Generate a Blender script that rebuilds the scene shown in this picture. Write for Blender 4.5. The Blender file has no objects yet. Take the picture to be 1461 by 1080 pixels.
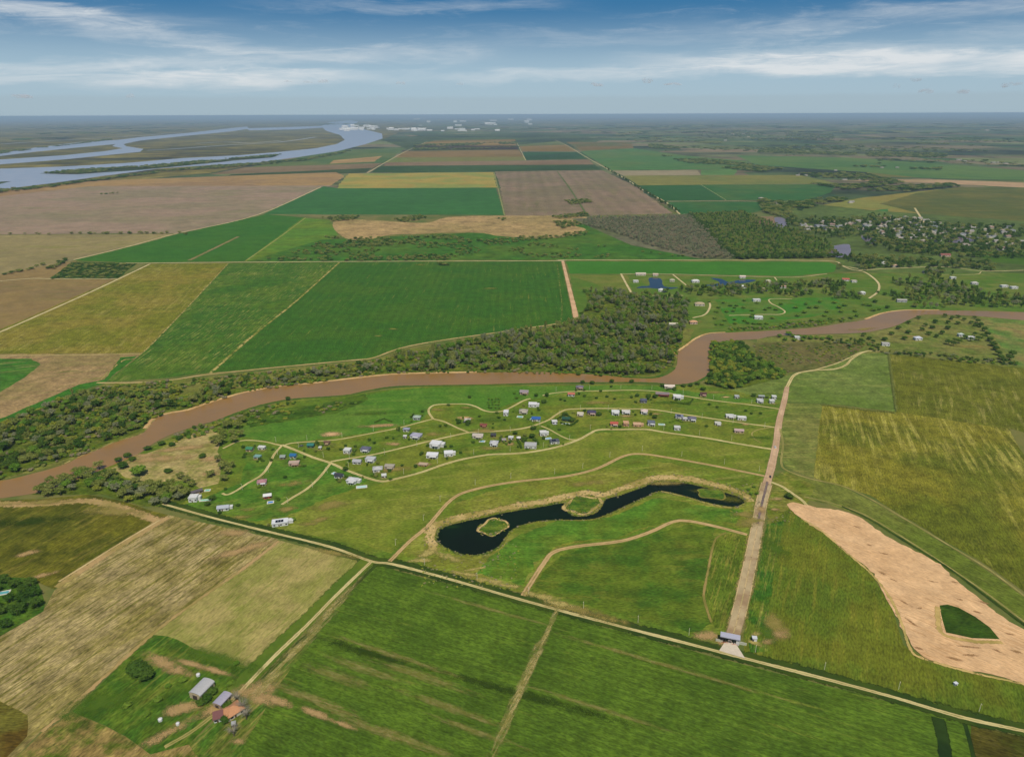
import bpy, bmesh, math, random
import numpy as np
from mathutils import Vector, Matrix, noise as mnoise
from mathutils.geometry import tessellate_polygon

random.seed(7); NR = np.random.default_rng(7)
R = math.radians
sc = bpy.context.scene
COL = sc.collection

# ------------------------------------------------------------------ camera
W, H = 1461.0, 1080.0
F = 1010.0                       # focal length in photo pixels
CAM_H = 350.0
PITCH = math.atan(376.5 / F)     # below the horizon
ROLL = R(-0.2)
cam = bpy.data.cameras.new('camera'); cam.sensor_fit = 'HORIZONTAL'; cam.sensor_width = 36
cam.lens = F / W * 36; cam.clip_start = 1.0; cam.clip_end = 600000
co = bpy.data.objects.new('camera', cam); COL.objects.link(co)
CM = Matrix.Rotation(R(90) - PITCH, 4, 'X') @ Matrix.Rotation(ROLL, 4, 'Z')
CM.translation = Vector((0, 0, CAM_H))
co.matrix_world = CM
sc.camera = co
C3 = CM.to_3x3()

def ray(px, py):
    return (C3 @ Vector(((px - W / 2) / F, (H / 2 - py) / F, -1.0))).normalized()

def G(px, py, z=0.0):
    """the point of the flat land that the photograph shows at a pixel"""
    d = ray(px, py)
    t = (z - CAM_H) / min(d.z, -0.0012)
    return Vector((d.x * t, d.y * t, z))

# ------------------------------------------------------------------ colour + nodes
def lin(c):
    c = c / 255.0
    return c / 12.92 if c <= 0.04045 else ((c + 0.055) / 1.055) ** 2.4
KEXP = 1.07
HAZE = 3.4e-5
def S(r, g, b, k=None):
    k = KEXP if k is None else k
    return (lin(r) / k, lin(g) / k, lin(b) / k, 1.0)

class NT:
    def __init__(self, tree): self.t = tree; self.n = tree.nodes; self.l = tree.links; self.n.clear()
    def new(self, typ, **kw):
        n = self.n.new(typ)
        for k, v in kw.items(): setattr(n, k, v)
        return n
    def put(self, sock, v):
        if v is None: return
        if hasattr(v, 'is_output'): self.l.new(v, sock)
        else: sock.default_value = v[:3] if (sock.type == 'VECTOR' and isinstance(v, tuple) and len(v) == 4) else v
    def m(self, op, a, b=None, c=None, clamp=False):
        n = self.new('ShaderNodeMath', operation=op); n.use_clamp = clamp
        for i, v in enumerate((a, b, c)): self.put(n.inputs[i], v)
        return n.outputs[0]
    def v(self, op, a, b=None):
        n = self.new('ShaderNodeVectorMath', operation=op)
        self.put(n.inputs[0], a); self.put(n.inputs[1], b)
        return n.outputs[0]
    def noise(self, vec, scale, detail=3, rough=0.55, dist=0.0):
        n = self.new('ShaderNodeTexNoise'); self.put(n.inputs['Vector'], vec)
        self.put(n.inputs['Scale'], scale); n.inputs['Detail'].default_value = detail
        n.inputs['Roughness'].default_value = rough; n.inputs['Distortion'].default_value = dist
        return n.outputs['Fac']
    def ss(self, x, a, b):
        n = self.new('ShaderNodeMapRange'); n.interpolation_type = 'SMOOTHSTEP'
        self.put(n.inputs[0], x); n.inputs[1].default_value = a; n.inputs[2].default_value = b
        return n.outputs[0]
    def mr(self, x, a, b, c, d):
        n = self.new('ShaderNodeMapRange'); n.clamp = True
        self.put(n.inputs[0], x)
        for i, q in enumerate((a, b, c, d)): n.inputs[i + 1].default_value = q
        return n.outputs[0]
    def mix(self, f, a, b, blend='MIX'):
        n = self.new('ShaderNodeMix', data_type='RGBA', blend_type=blend)
        self.put(n.inputs[0], f); self.put(n.inputs[6], a); self.put(n.inputs[7], b)
        return n.outputs[2]
    def gain(self, col, f):
        n = self.new('ShaderNodeVectorMath', operation='SCALE')
        self.put(n.inputs[0], col); self.put(n.inputs['Scale'], f)
        return n.outputs[0]

def new_mat(name):
    m = bpy.data.materials.new(name); m.use_nodes = True
    return m, NT(m.node_tree)

def finish(t, col, rough=0.9, alpha=None, spec=0.15, normal=None):
    b = t.new('ShaderNodeBsdfPrincipled'); t.put(b.inputs['Base Color'], col)
    b.inputs['Roughness'].default_value = rough; b.inputs['Specular IOR Level'].default_value = spec
    if normal is not None: t.put(b.inputs['Normal'], normal)
    o = t.new('ShaderNodeOutputMaterial'); s = b.outputs[0]
    if alpha is not None:
        tr = t.new('ShaderNodeBsdfTransparent'); mx = t.new('ShaderNodeMixShader')
        t.put(mx.inputs[0], alpha); t.l.new(tr.outputs[0], mx.inputs[1]); t.l.new(s, mx.inputs[2]); s = mx.outputs[0]
    t.l.new(s, o.inputs['Surface'])

def plain(name, c, rough=0.7, spec=0.3, var=0.12, metal=0.0, scale=0.8):
    m, t = new_mat(name)
    p = t.new('ShaderNodeNewGeometry').outputs['Position']
    n = t.noise(p, scale, 4, 0.6)
    col = t.gain(c, t.mr(n, 0.3, 0.7, 1 - var, 1 + var))
    b = t.new('ShaderNodeBsdfPrincipled'); t.put(b.inputs['Base Color'], col)
    b.inputs['Roughness'].default_value = rough; b.inputs['Specular IOR Level'].default_value = spec
    b.inputs['Metallic'].default_value = metal
    o = t.new('ShaderNodeOutputMaterial'); t.l.new(b.outputs[0], o.inputs['Surface'])
    return m

# --- crop / pasture / soil: patches, streaks along the rows, speckle
def field_mat(A, B, C=None, ang=0.0, streak=0.5, across=4.0, along=70.0, patch=110.0, t0=0.5, t1=0.62,
              mott=0.28, fine=0.36, sc_=1.0, rows=0.0, rowgap=9.0, cover=(0.35, 0.6), pedge=(0.42, 0.6)):
    m, t = new_mat('field_soil_and_crop')
    p = t.new('ShaderNodeNewGeometry').outputs['Position']
    mp = t.new('ShaderNodeMapping'); mp.inputs['Rotation'].default_value = (0, 0, -ang); t.l.new(p, mp.inputs['Vector'])
    q = mp.outputs[0]
    wob = t.noise(p, 1 / (patch * sc_), 6, 0.62)
    col = t.mix(t.ss(wob, *pedge), A, B)
    strv = t.v('MULTIPLY', q, (1 / (along * sc_), 1 / (across * sc_), 0.0))
    st = t.noise(strv, 1.0, 5, 0.68)
    if C is not None:
        cov = t.ss(t.noise(p, 1 / (150 * sc_), 4, 0.6), *cover)
        mask = t.m('MULTIPLY', t.ss(st, t0, t1), cov)
        col = t.mix(t.m('MULTIPLY', mask, streak), col, C)
    f = t.mr(st, 0.25, 0.75, 1 - mott * 0.6, 1 + mott * 0.6)
    mo = t.mr(t.noise(p, 1 / (15 * sc_), 3, 0.6), 0.32, 0.68, 1 - mott, 1 + mott)
    fi = t.mr(t.noise(t.v('MULTIPLY', q, (1 / (3.6 * sc_), 1 / (1.25 * sc_), 0)), 1.0, 2, 0.6), 0.32, 0.68, 1 - fine, 1 + fine)
    f = t.m('MULTIPLY', t.m('MULTIPLY', f, mo), fi)
    tuft = t.noise(t.v('MULTIPLY', q, (1 / (5.5 * sc_), 1 / (2.3 * sc_), 0)), 1.0, 3, 0.65, .4)
    f = t.m('MULTIPLY', f, t.m('ADD', t.mr(tuft, .56, .68, 1.0, 1 - 1.2 * mott), t.mr(tuft, .32, .42, .9 * mott, 0.0)))
    if rows > 0:
        sx = t.new('ShaderNodeSeparateXYZ'); t.l.new(q, sx.inputs[0])
        ww = t.m('SINE', t.m('ADD', t.m('MULTIPLY', sx.outputs[1], 2 * math.pi / rowgap), t.m('MULTIPLY', st, 1.2)))
        f = t.m('MULTIPLY', f, t.mr(ww, -1, 1, 1 - rows, 1 + rows))
    finish(t, t.gain(col, f), 0.95, spec=0.05)
    return m

def row_angle(a, b):
    p, q = G(*a), G(*b)
    return math.atan2(q.y - p.y, q.x - p.x)

# --- strips (roads, banks, verges): uv.x across, uv.y metres along; ragged edges
def strip_mat(name, A, B, rag=0.5, edge=0.78, tracks=0.0, trackcol=None, centre=None, cw=0.12, nscale=0.22, mott=0.18, gap=0.0, rough=0.9):
    m, t = new_mat(name)
    uv = t.new('ShaderNodeTexCoord').outputs['UV']
    p = t.new('ShaderNodeNewGeometry').outputs['Position']
    s = t.new('ShaderNodeSeparateXYZ'); t.l.new(uv, s.inputs[0])
    e = t.m('ABSOLUTE', t.m('SUBTRACT', t.m('MULTIPLY', s.outputs[0], 2.0), 1.0))
    n = t.noise(p, nscale, 4, 0.65)
    n2 = t.noise(p, 0.035, 4, 0.6)
    col = t.mix(t.ss(n2, 0.4, 0.62), A, B)
    if tracks > 0:
        tr = t.m('SUBTRACT', 1.0, t.ss(t.m('ABSOLUTE', t.m('SUBTRACT', e, 0.42)), 0.05, 0.2))
        col = t.mix(t.m('MULTIPLY', tr, tracks), col, trackcol)
    if centre is not None:
        ce = t.m('SUBTRACT', 1.0, t.ss(t.m('ADD', e, t.m('MULTIPLY', t.m('SUBTRACT', n, 0.5), 0.3)), cw * 0.4, cw * 1.4))
        col = t.mix(t.m('MULTIPLY', ce, t.ss(n2, 0.38, 0.52)), col, centre)
    col = t.gain(col, t.mr(n, 0.25, 0.75, 1 - mott, 1 + mott))
    ee = t.m('ADD', e, t.m('MULTIPLY', t.m('SUBTRACT', n, 0.5), rag * 2))
    al = t.m('SUBTRACT', 1.0, t.ss(ee, edge - 0.12, edge + 0.12))
    if gap > 0: al = t.m('MULTIPLY', al, t.ss(t.noise(p, 0.09, 4, 0.7), gap - 0.07, gap + 0.07))
    finish(t, col, rough, alpha=al, spec=0.1)
    return m

# --- ragged patches of bare soil, dry grass or lush grass on a unit disc
def patch_mat(A, B, rag=0.9, dens=0.5, sc_=1.0, streak=None, ang=0.0):
    m, t = new_mat('ragged_patch')
    o = t.new('ShaderNodeTexCoord').outputs['Object']
    p = t.new('ShaderNodeNewGeometry').outputs['Position']
    r = t.new('ShaderNodeVectorMath', operation='LENGTH'); t.l.new(o, r.inputs[0])
    if streak:
        mp = t.new('ShaderNodeMapping'); mp.inputs['Rotation'].default_value = (0, 0, -ang); t.l.new(p, mp.inputs['Vector'])
        n = t.noise(t.v('MULTIPLY', mp.outputs[0], (1 / (streak[0]), 1 / streak[1], 0)), 1.0, 5, 0.68)
    else:
        n = t.noise(p, 1 / (14 * sc_), 6, 0.68)
    n3 = t.noise(p, 1 / (4 * sc_), 5, 0.75)
    nn = t.m('ADD', t.m('MULTIPLY', t.m('SUBTRACT', n, 0.5), rag * 1.6), t.m('MULTIPLY', t.m('SUBTRACT', n3, 0.5), 0.9))
    k = t.m('ADD', t.m('SUBTRACT', .95, r.outputs['Value']), t.m('ADD', nn, t.m('MULTIPLY', t.m('SUBTRACT', t.noise(t.v('ADD', o, p), 1.6, 3, .6), 0.5), 1.5)))
    al = t.m('MULTIPLY', t.ss(k, 0.2, 0.85), dens)
    al = t.m('MULTIPLY', al, t.m('SUBTRACT', 1.0, t.ss(r.outputs['Value'], 0.6, 1.0)))
    col = t.mix(t.ss(n3, 0.38, 0.62), A, B)
    finish(t, col, 0.95, alpha=al, spec=0.05)
    return m

# ------------------------------------------------------------------ objects
def link(name, me, mats, parent=None):
    o = bpy.data.objects.new(name, me); COL.objects.link(o)
    for m in (mats if isinstance(mats, (list, tuple)) else [mats]): me.materials.append(m)
    if parent is not None: o.parent = parent
    return o

def tag(o, label, cat, group=None):
    o['label'] = label; o['category'] = cat
    if group: o['group'] = group
    return o

def struct(o, kind='structure'):
    o['kind'] = kind; return o

def empty(name, loc, rz=0.0):
    o = bpy.data.objects.new(name, None); COL.objects.link(o)
    o.location = loc; o.rotation_euler = (0, 0, rz); o.empty_display_size = 0.5
    return o

def mesh(name, v, f, idx=None, smooth=False):
    me = bpy.data.meshes.new(name); me.from_pydata([tuple(a) for a in v], [], f); 
    if idx is not None: me.polygons.foreach_set('material_index', idx)
    if smooth: me.polygons.foreach_set('use_smooth', [True] * len(f))
    me.update(); return me

AIRC = (0.165, 0.235, 0.265)      # what the hazy air adds when it is infinitely thick
def clear_air(mat, dist):
    if mat.get('cleared'): return
    mat['cleared'] = 1; T = math.exp(-HAZE * dist)
    for n in mat.node_tree.nodes:
        if n.bl_idname == 'ShaderNodeMix' and n.data_type == 'RGBA':
            for i in (6, 7):
                if not n.inputs[i].is_linked:
                    c = n.inputs[i].default_value
                    q = [max(0.004, (c[k] - (1 - T) * AIRC[k] - 0.0012) / T) for k in range(3)]
                    far_ = dist > 2500
                    q[2] = max(q[2], q[1] * (.2 if far_ else .08)); q[0] = max(q[0], q[1] * .3); q[1] = max(q[1], q[0] * (.62 if far_ else .5))
                    if far_ and q[0] > 1.8 * q[1]: q[2] = max(q[2], .4 * q[0])
                    n.inputs[i].default_value = q + [1]
_Z = [0.05]
def nextz(step=0.002):
    _Z[0] += step; return _Z[0]

def catmull(pts, n=6, closed=False):
    P = [Vector(p) for p in pts]; out = []
    N = len(P); rng = range(N) if closed else range(N - 1)
    for i in rng:
        p1, p2 = P[i], P[(i + 1) % N]
        p0 = P[i - 1] if (closed or i > 0) else p1 * 2 - p2
        p3 = P[(i + 2) % N] if (closed or i + 2 < N) else p2 * 2 - p1
        for k in range(n):
            u = k / n
            out.append(0.5 * ((2 * p1) + (p2 - p0) * u + (2 * p0 - 5 * p1 + 4 * p2 - p3) * u * u + (3 * p1 - p0 - 3 * p2 + p3) * u ** 3))
    if not closed: out.append(P[-1])
    return out

def ragged(pts, amp, closed=True, seg=None):
    """break the edges up and push them about a little, as field edges are"""
    out = []; N = len(pts)
    for i in range(N):
        a, b = pts[i], pts[(i + 1) % N]; L = (b - a).length
        s = seg or max(8.0, amp * 4); k = max(1, min(160, int(L / s)))
        for j in range(k):
            p = a.lerp(b, j / k)
            d = mnoise.noise_vector(Vector((p.x, p.y, 0)) / (s * 2.2)) + 0.6 * mnoise.noise_vector(Vector((p.x, p.y, 9)) / (s * 0.8))
            out.append(Vector((p.x + d.x * amp, p.y + d.y * amp, p.z)))
    return out

def sheet(name, px, mat, smooth=0, amp=None, z=None, world=False, kind='structure', soft=False):
    pts = [Vector((p[0], p[1], 0)) for p in px] if world else [G(*p) for p in px]
    if smooth: pts = catmull(pts, smooth, True)
    dist = sum(p.length for p in pts) / len(pts)
    if amp is None: amp = 1.3 * max(1, min(6, dist / 700))
    if soft: pts = ragged(ragged(pts, 6.0), 2.6, seg=3.5)
    elif amp > 0: pts = ragged(pts, amp)
    clear_air(mat, math.hypot(dist, CAM_H))
    z = nextz() if z is None else z
    cx = sum(p.x for p in pts) / len(pts); cy = sum(p.y for p in pts) / len(pts)
    loc = [Vector((p.x - cx, p.y - cy, 0)) for p in pts]
    tri = tessellate_polygon([loc])
    me = mesh(name, loc, [tuple(x) for x in tri])
    bm = bmesh.new(); bm.from_mesh(me)
    for f in bm.faces:
        f.normal_update()
        if f.normal.z < 0: f.normal_flip()
    bm.to_mesh(me); bm.free()
    o = link(name, me, mat); o.location = (cx, cy, z)
    return struct(o, kind)

def strip(name, px, width, mat, smooth=5, z=None, world=False, wob=0.12, kind='structure', off=0.0):
    pts = [Vector((p[0], p[1], 0)) for p in px] if world else [G(*p) for p in px]
    pts = catmull(pts, smooth) if smooth else pts
    clear_air(mat, math.hypot(sum(p.length for p in pts) / len(pts), CAM_H))
    z = nextz() if z is None else z
    o0 = pts[0].copy(); v = []; f = []; uv = []; L = 0
    for i, p in enumerate(pts):
        a = pts[max(0, i - 1)]; b = pts[min(len(pts) - 1, i + 1)]
        d = (b - a); d.z = 0
        if d.length < 1e-6: d = Vector((1, 0, 0))
        d.normalize(); n = Vector((-d.y, d.x, 0))
        if i: L += (p - pts[i - 1]).length
        w = (width[0] + (width[1] - width[0]) * i / (len(pts) - 1)) if isinstance(width, tuple) else width
        w *= 1 + wob * mnoise.noise(Vector((p.x, p.y, 3)) / 30)
        c = p + n * off
        v += [c - o0 + n * w / 2, c - o0 - n * w / 2]; uv += [(0, L), (1, L)]
        if i: k = 2 * i; f.append((k - 2, k - 1, k + 1, k))
    me = mesh(name, [(a.x, a.y, 0) for a in v], f)
    ul = me.uv_layers.new(name='UVMap')
    for lp in me.loops: ul.data[lp.index].uv = uv[lp.vertex_index]
    o = link(name, me, mat); o.location = (o0.x, o0.y, z)
    return struct(o, kind)

_disc = None
def patch(name, px, py, rx, ry, rot, mat, z=None):
    global _disc
    p = G(px, py); clear_air(mat, math.hypot(p.length, CAM_H))
    v = [(0, 0, 0)] + [(math.cos(a), math.sin(a), 0) for a in np.linspace(0, 2 * math.pi, 25)[:-1]]
    f = [(0, i, i % 24 + 1) for i in range(1, 25)]
    o = link(name, mesh(name, v, f), mat)
    o.location = (p.x, p.y, nextz() if z is None else z); o.scale = (rx, ry, 1); o.rotation_euler = (0, 0, rot)
    return struct(o)

# ------------------------------------------------------------------ points inside outlines
def inside(x, y, poly):
    c = False; j = len(poly) - 1
    for i in range(len(poly)):
        xi, yi = poly[i]; xj, yj = poly[j]
        if (yi > y) != (yj > y) and x < (xj - xi) * (y - yi) / (yj - yi) + xi: c = not c
        j = i
    return c

def scatter(px, spacing, limit=6000, jitter=True, grain=None):
    """points with a least spacing in the world outline of a photo outline"""
    poly = [(p.x, p.y) for p in (G(*q) for q in px)]
    xs = [p[0] for p in poly]; ys = [p[1] for p in poly]
    x0, x1, y0, y1 = min(xs), max(xs), min(ys), max(ys)
    out = []; nx = int((x1 - x0) / spacing) + 1; ny = int((y1 - y0) / spacing) + 1
    cells = [(i, j) for i in range(nx) for j in range(ny)]
    random.shuffle(cells)
    for i, j in cells:
        x = x0 + (i + random.uniform(0, 1)) * spacing; y = y0 + (j + random.uniform(0, 1)) * spacing
        if not inside(x, y, poly): continue
        if grain and mnoise.noise(Vector((x, y, 0)) / grain[0]) < grain[1]: continue
        out.append((x, y))
        if len(out) >= limit: break
    return out

def catmull_px(pts, n):
    return [(p.x, p.y) for p in catmull([Vector((a, b, 0)) for a, b in pts], n)]

# ================================================================== THE LAND
TAN = S(158, 132, 84); PALE = S(186, 162, 112); DRY = S(140, 120, 72)
# one sheet to the horizon: a far patchwork of small farms
def ground():
    m, t = new_mat('far_farmland')
    p = t.new('ShaderNodeNewGeometry').outputs['Position']
    w = t.v('ADD', p, t.v('MULTIPLY', t.new('ShaderNodeTexNoise').outputs['Color'], (0, 0, 0)))
    mp = t.new('ShaderNodeMapping'); mp.inputs['Rotation'].default_value = (0, 0, 0.12); t.l.new(p, mp.inputs['Vector'])
    vo = t.new('ShaderNodeTexVoronoi'); vo.distance = 'CHEBYCHEV'; vo.feature = 'F1'
    t.l.new(t.v('MULTIPLY', mp.outputs[0], (1 / 900, 1 / 620, 0)), vo.inputs['Vector']); vo.inputs['Scale'].default_value = 1.0
    s = t.new('ShaderNodeSeparateXYZ'); t.l.new(vo.outputs['Color'], s.inputs[0])
    cr = t.new('ShaderNodeValToRGB'); cr.color_ramp.interpolation = 'CONSTANT'
    pal = [(82, 98, 60), (104, 108, 70), (66, 92, 52), (118, 108, 80), (88, 100, 64), (128, 112, 84), (74, 90, 56), (96, 104, 58), (108, 98, 74), (60, 84, 56), (110, 116, 72), (86, 88, 62)]
    while len(cr.color_ramp.elements) < len(pal): cr.color_ramp.elements.new(0.5)
    for i, c in enumerate(pal):
        cr.color_ramp.elements[i].position = i / len(pal); cr.color_ramp.elements[i].color = S(*c)
    t.l.new(s.outputs[0], cr.inputs[0])
    n = t.noise(p, 1 / 240, 7, 0.6)
    n2 = t.noise(t.v('MULTIPLY', p, (1 / 1500, 1 / 1500, 0)), 1.0, 5, 0.65)
    col = t.mix(t.ss(n2, 0.5, 0.62), cr.outputs[0], S(48, 58, 44))
    n4 = t.noise(t.v('MULTIPLY', p, (1 / 420, 1 / 900, 0)), 1.0, 6, 0.7)
    col = t.mix(t.ss(n4, 0.56, 0.64), col, S(44, 54, 40))
    col = t.gain(col, t.mr(n, 0.25, 0.75, 0.6, 1.25))
    # near the camera it is plain rough grass
    ln = t.new('ShaderNodeVectorMath', operation='LENGTH'); t.l.new(p, ln.inputs[0])
    near = t.mix(t.ss(t.noise(p, 1 / 60, 6, 0.65), 0.4, 0.6), S(84, 98, 44), S(112, 108, 58))
    col = t.mix(t.ss(ln.outputs['Value'], 2300, 3600), near, col)
    finish(t, col, 1.0, spec=0.0)
    v = []; rs = [0, 60, 300, 1000, 3000, 8000, 20000, 50000, 100000, 148000]; n = 64
    v.append((0, 0, 0)); f = []
    for k, r in enumerate(rs[1:]):
        for i in range(n): v.append((r * math.cos(2 * math.pi * i / n), r * math.sin(2 * math.pi * i / n), 0))
    for i in range(n): f.append((0, 1 + i, 1 + (i + 1) % n))
    for k in range(len(rs) - 2):
        for i in range(n):
            a = 1 + k * n + i; b = 1 + k * n + (i + 1) % n; f.append((a, a + n, b + n, b))
    struct(link('ground', mesh('ground', v, f), m))
ground()

def far(px, A, B=None, C=None, **k):
    B = B or tuple(c * 0.86 for c in A[:3]) + (1,)
    pts = [G(*p) for p in px]; d = sum(p.length for p in pts) / len(pts)
    k.setdefault('sc_', max(1.0, d / 900)); k.setdefault('mott', 0.14); k.setdefault('fine', 0.12)
    return sheet('field', px, field_mat(A, B, C, **k))

# ---- left: wet lowland along the great river
sheet('field', [(-200, 176), (160, 172), (470, 172), (600, 176), (545, 200), (300, 247), (0, 275), (-200, 290)],
      field_mat(S(108, 122, 108), S(118, 128, 112), S(90, 102, 94), streak=0.7, sc_=14, across=26, along=60, patch=60, t0=0.46, t1=0.56))
# ---- far fields between the river and the long road
far([(545, 200), (610, 192), (800, 190), (860, 200), (815, 213), (600, 220)], S(88, 104, 72), S(76, 92, 66))
far([(590, 208), (620, 201), (735, 199), (736, 204)], S(118, 100, 84))
far([(480, 214), (578, 212), (549, 233), (350, 240)], S(84, 106, 62), S(96, 110, 64))
far([(476, 229), (545, 223), (534, 231), (470, 234)], S(156, 118, 96), S(140, 112, 90))
far([(300, 249), (350, 239), (545, 233), (530, 241), (345, 248)], S(120, 108, 88))
far([(330, 249), (530, 240), (522, 247), (320, 253)], S(72, 88, 64))
far([(549, 232), (562, 224), (747, 224), (752, 231)], S(112, 114, 66), S(104, 116, 60))
far([(562, 225), (578, 216), (740, 214), (747, 224)], S(122, 108, 84))
far([(586, 214), (597, 208), (737, 208), (740, 214)], S(80, 76, 62))
far([(600, 208), (612, 203), (735, 202), (737, 208)], S(130, 104, 90), S(120, 100, 86))
far([(739, 207), (795, 202), (808, 207), (740, 209)], S(104, 116, 84))
far([(741, 209), (808, 207), (824, 216), (745, 216)], S(124, 104, 86))
far([(745, 217), (826, 217), (836, 226), (750, 229)], S(60, 96, 58), S(66, 88, 58))
far([(545, 238), (553, 232), (840, 228), (848, 236)], S(124, 110, 92))
far([(526, 247), (545, 237), (848, 235), (860, 243), (705, 245)], S(70, 92, 68), S(64, 84, 62))
far([(808, 203), (900, 203), (905, 214), (830, 216)], S(112, 104, 84), S(92, 104, 76))
far([(828, 216), (905, 212), (975, 222), (1065, 230), (1075, 242), (872, 243)], S(82, 112, 72), S(92, 112, 72))
far([(872, 244), (995, 243), (1000, 250), (890, 251)], S(136, 128, 104))
far([(1000, 243), (1052, 242), (1048, 250), (1000, 250)], S(92, 122, 66))
far([(890, 251), (1140, 250), (1195, 262), (910, 265)], S(116, 116, 64), S(104, 112, 58))
far([(912, 265), (998, 264), (1034, 286), (948, 287)], S(46, 92, 50), S(52, 94, 50))
far([(1000, 264), (1195, 263), (1185, 275), (1150, 286), (1036, 286)], S(78, 102, 46), S(62, 98, 48))
far([(950, 288), (1110, 288), (1090, 300), (1060, 306), (972, 306)], S(46, 96, 44), S(70, 98, 46))
far([(1050, 222), (1210, 225), (1420, 240), (1500, 247), (1500, 258), (1315, 254), (1236, 246), (1080, 236)], S(92, 114, 72), S(80, 108, 62))
far([(1236, 246), (1315, 254), (1240, 252)], S(110, 112, 70))
far([(1200, 258), (1317, 256), (1500, 262), (1500, 270), (1322, 261)], S(160, 136, 108), S(138, 124, 96))
far([(1153, 297), (1226, 283), (1307, 274), (1375, 267), (1400, 270), (1300, 290), (1310, 305), (1262, 307)], S(118, 122, 64), S(126, 118, 70))
far([(1255, 291), (1307, 276), (1369, 267), (1520, 270), (1520, 325), (1372, 320), (1315, 307), (1302, 302)], S(84, 94, 50), S(98, 100, 54), S(130, 112, 70), streak=0.35)
far([(1221, 303), (1268, 298), (1265, 307), (1240, 307)], S(58, 118, 60))
# ---- the block of fields left of the long road
far([(-40, 273), (0, 272), (140, 258), (480, 246), (492, 252), (470, 266), (130, 266), (-40, 286)], S(146, 108, 88), S(134, 108, 88), streak=.2)
far([(-60, 287), (130, 266), (472, 265), (450, 272), (370, 306), (300, 325), (255, 333), (-60, 335)], S(140, 122, 104), S(128, 118, 96), S(108, 110, 76), streak=0.55, ang=0.05, across=14, along=90, t0=.5, t1=.62)
far([(-60, 336), (255, 334), (240, 342), (190, 351), (110, 371), (60, 383), (-60, 402)], S(136, 124, 86), S(126, 116, 82), S(108, 112, 56), streak=0.6, across=12, along=80)
far([(-60, 403), (75, 378), (110, 372), (70, 398), (166, 399), (120, 421), (69, 444), (-60, 492)], S(132, 112, 74), S(124, 106, 74), S(92, 100, 50), streak=0.5)
far([(72, 398), (102, 374), (195, 376), (168, 398)], S(52, 76, 34), S(60, 84, 38), mott=.3)
far([(104, 372), (185, 353), (250, 335), (380, 306), (436, 311), (350, 373), (200, 375)], S(58, 100, 44), S(66, 102, 46))
far([(432, 311), (470, 314), (482, 335), (460, 350), (450, 373), (350, 373)], S(84, 116, 44), S(96, 116, 48), mott=.25)
far([(376, 306), (462, 266), (482, 269), (708, 268), (719, 307)], S(50, 100, 50), S(56, 104, 52))
far([(484, 263), (498, 248), (704, 246), (709, 268), (482, 269)], S(148, 134, 44), S(122, 130, 48), S(158, 140, 60), streak=.5, patch=60)
far([(706, 245), (858, 243), (905, 265), (960, 305), (840, 308), (720, 308), (714, 267)], S(126, 111, 94), S(114, 106, 86), S(98, 100, 70), streak=.5, ang=row_angle((790, 300), (770, 250)), across=10, rows=.06, rowgap=60)
far([(350, 374), (460, 342), (640, 334), (840, 320), (1000, 345), (1045, 371), (700, 371), (400, 374)], S(64, 100, 46), S(80, 104, 50), mott=.3)
sheet('field', [(474, 320), (490, 313), (540, 315), (575, 317), (612, 318), (640, 310), (720, 308), (832, 309), (838, 318), (820, 322), (836, 328), (800, 339), (720, 338), (690, 333), (640, 332), (600, 334), (560, 335), (530, 341), (500, 342), (484, 334)],
      field_mat(S(156, 132, 92), S(142, 124, 84), S(118, 118, 66), streak=.4, sc_=3), smooth=3)
far([(815, 312), (985, 308), (1048, 370), (1000, 370), (900, 350)], S(100, 100, 78), S(88, 94, 66), mott=.3)
far([(972, 306), (1060, 300), (1120, 326), (1190, 345), (1200, 366), (1048, 370)], S(80, 100, 54), S(74, 96, 50), mott=.3)
far([(808, 373), (1184, 374), (1198, 381), (1196, 388), (1130, 394), (1020, 392), (840, 391), (813, 391)], S(28, 108, 44), S(36, 112, 46), mott=.08)
# estates along the brown river
far([(1095, 285), (1150, 290), (1240, 300), (1520, 320), (1520, 392), (1190, 388), (1195, 372), (1180, 345), (1120, 325)], S(88, 104, 56), S(78, 92, 50), mott=.28)
far([(813, 392), (1130, 395), (1200, 390), (1520, 390), (1520, 450), (1300, 445), (1240, 452), (1160, 466), (1010, 478), (970, 492), (900, 500), (826, 459)], S(78, 106, 46), S(98, 110, 54), S(130, 122, 72), streak=.35, sc_=1.3, patch=70)
far([(1364, 358), (1520, 363), (1520, 384), (1419, 374), (1400, 368)], S(72, 98, 40))
far([(813, 393), (895, 393), (905, 425), (880, 420), (850, 405)], S(108, 112, 58), S(94, 108, 50), patch=40)
far([(1020, 428), (1100, 425), (1190, 425), (1210, 437), (1160, 452), (1080, 462), (1040, 462)], S(62, 112, 44), S(88, 110, 52), patch=40)
# ---- the three big crops this side of the white road
RA = row_angle((165, 543), (330, 376))
sheet('field', [(214, 377), (326, 376), (270, 436), (203, 504), (-60, 506), (-60, 497)],
      field_mat(S(122, 113, 54), S(106, 108, 44), S(140, 130, 76), ang=RA, streak=.5, sc_=1.1, across=5, along=60))
sheet('field', [(326, 376), (484, 374), (302, 531), (230, 540), (150, 546), (205, 503), (270, 436)],
      field_mat(S(64, 96, 34), S(78, 102, 40), S(142, 138, 78), ang=row_angle((302, 531), (484, 374)), streak=.75, sc_=1.1, across=2.6, along=38, t0=.52, t1=.64, cover=(.36, .56)))
sheet('field', [(484, 374), (800, 373), (808, 410), (818, 458), (780, 465), (700, 477), (620, 488), (570, 498), (530, 512), (420, 521), (302, 532)],
      field_mat(S(58, 93, 33), S(66, 96, 36), S(130, 126, 66), ang=row_angle((302, 531), (484, 374)), rows=.06, rowgap=16, streak=.6, sc_=1.2, across=4, along=60, t0=.58, t1=.7, mott=.16))
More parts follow.
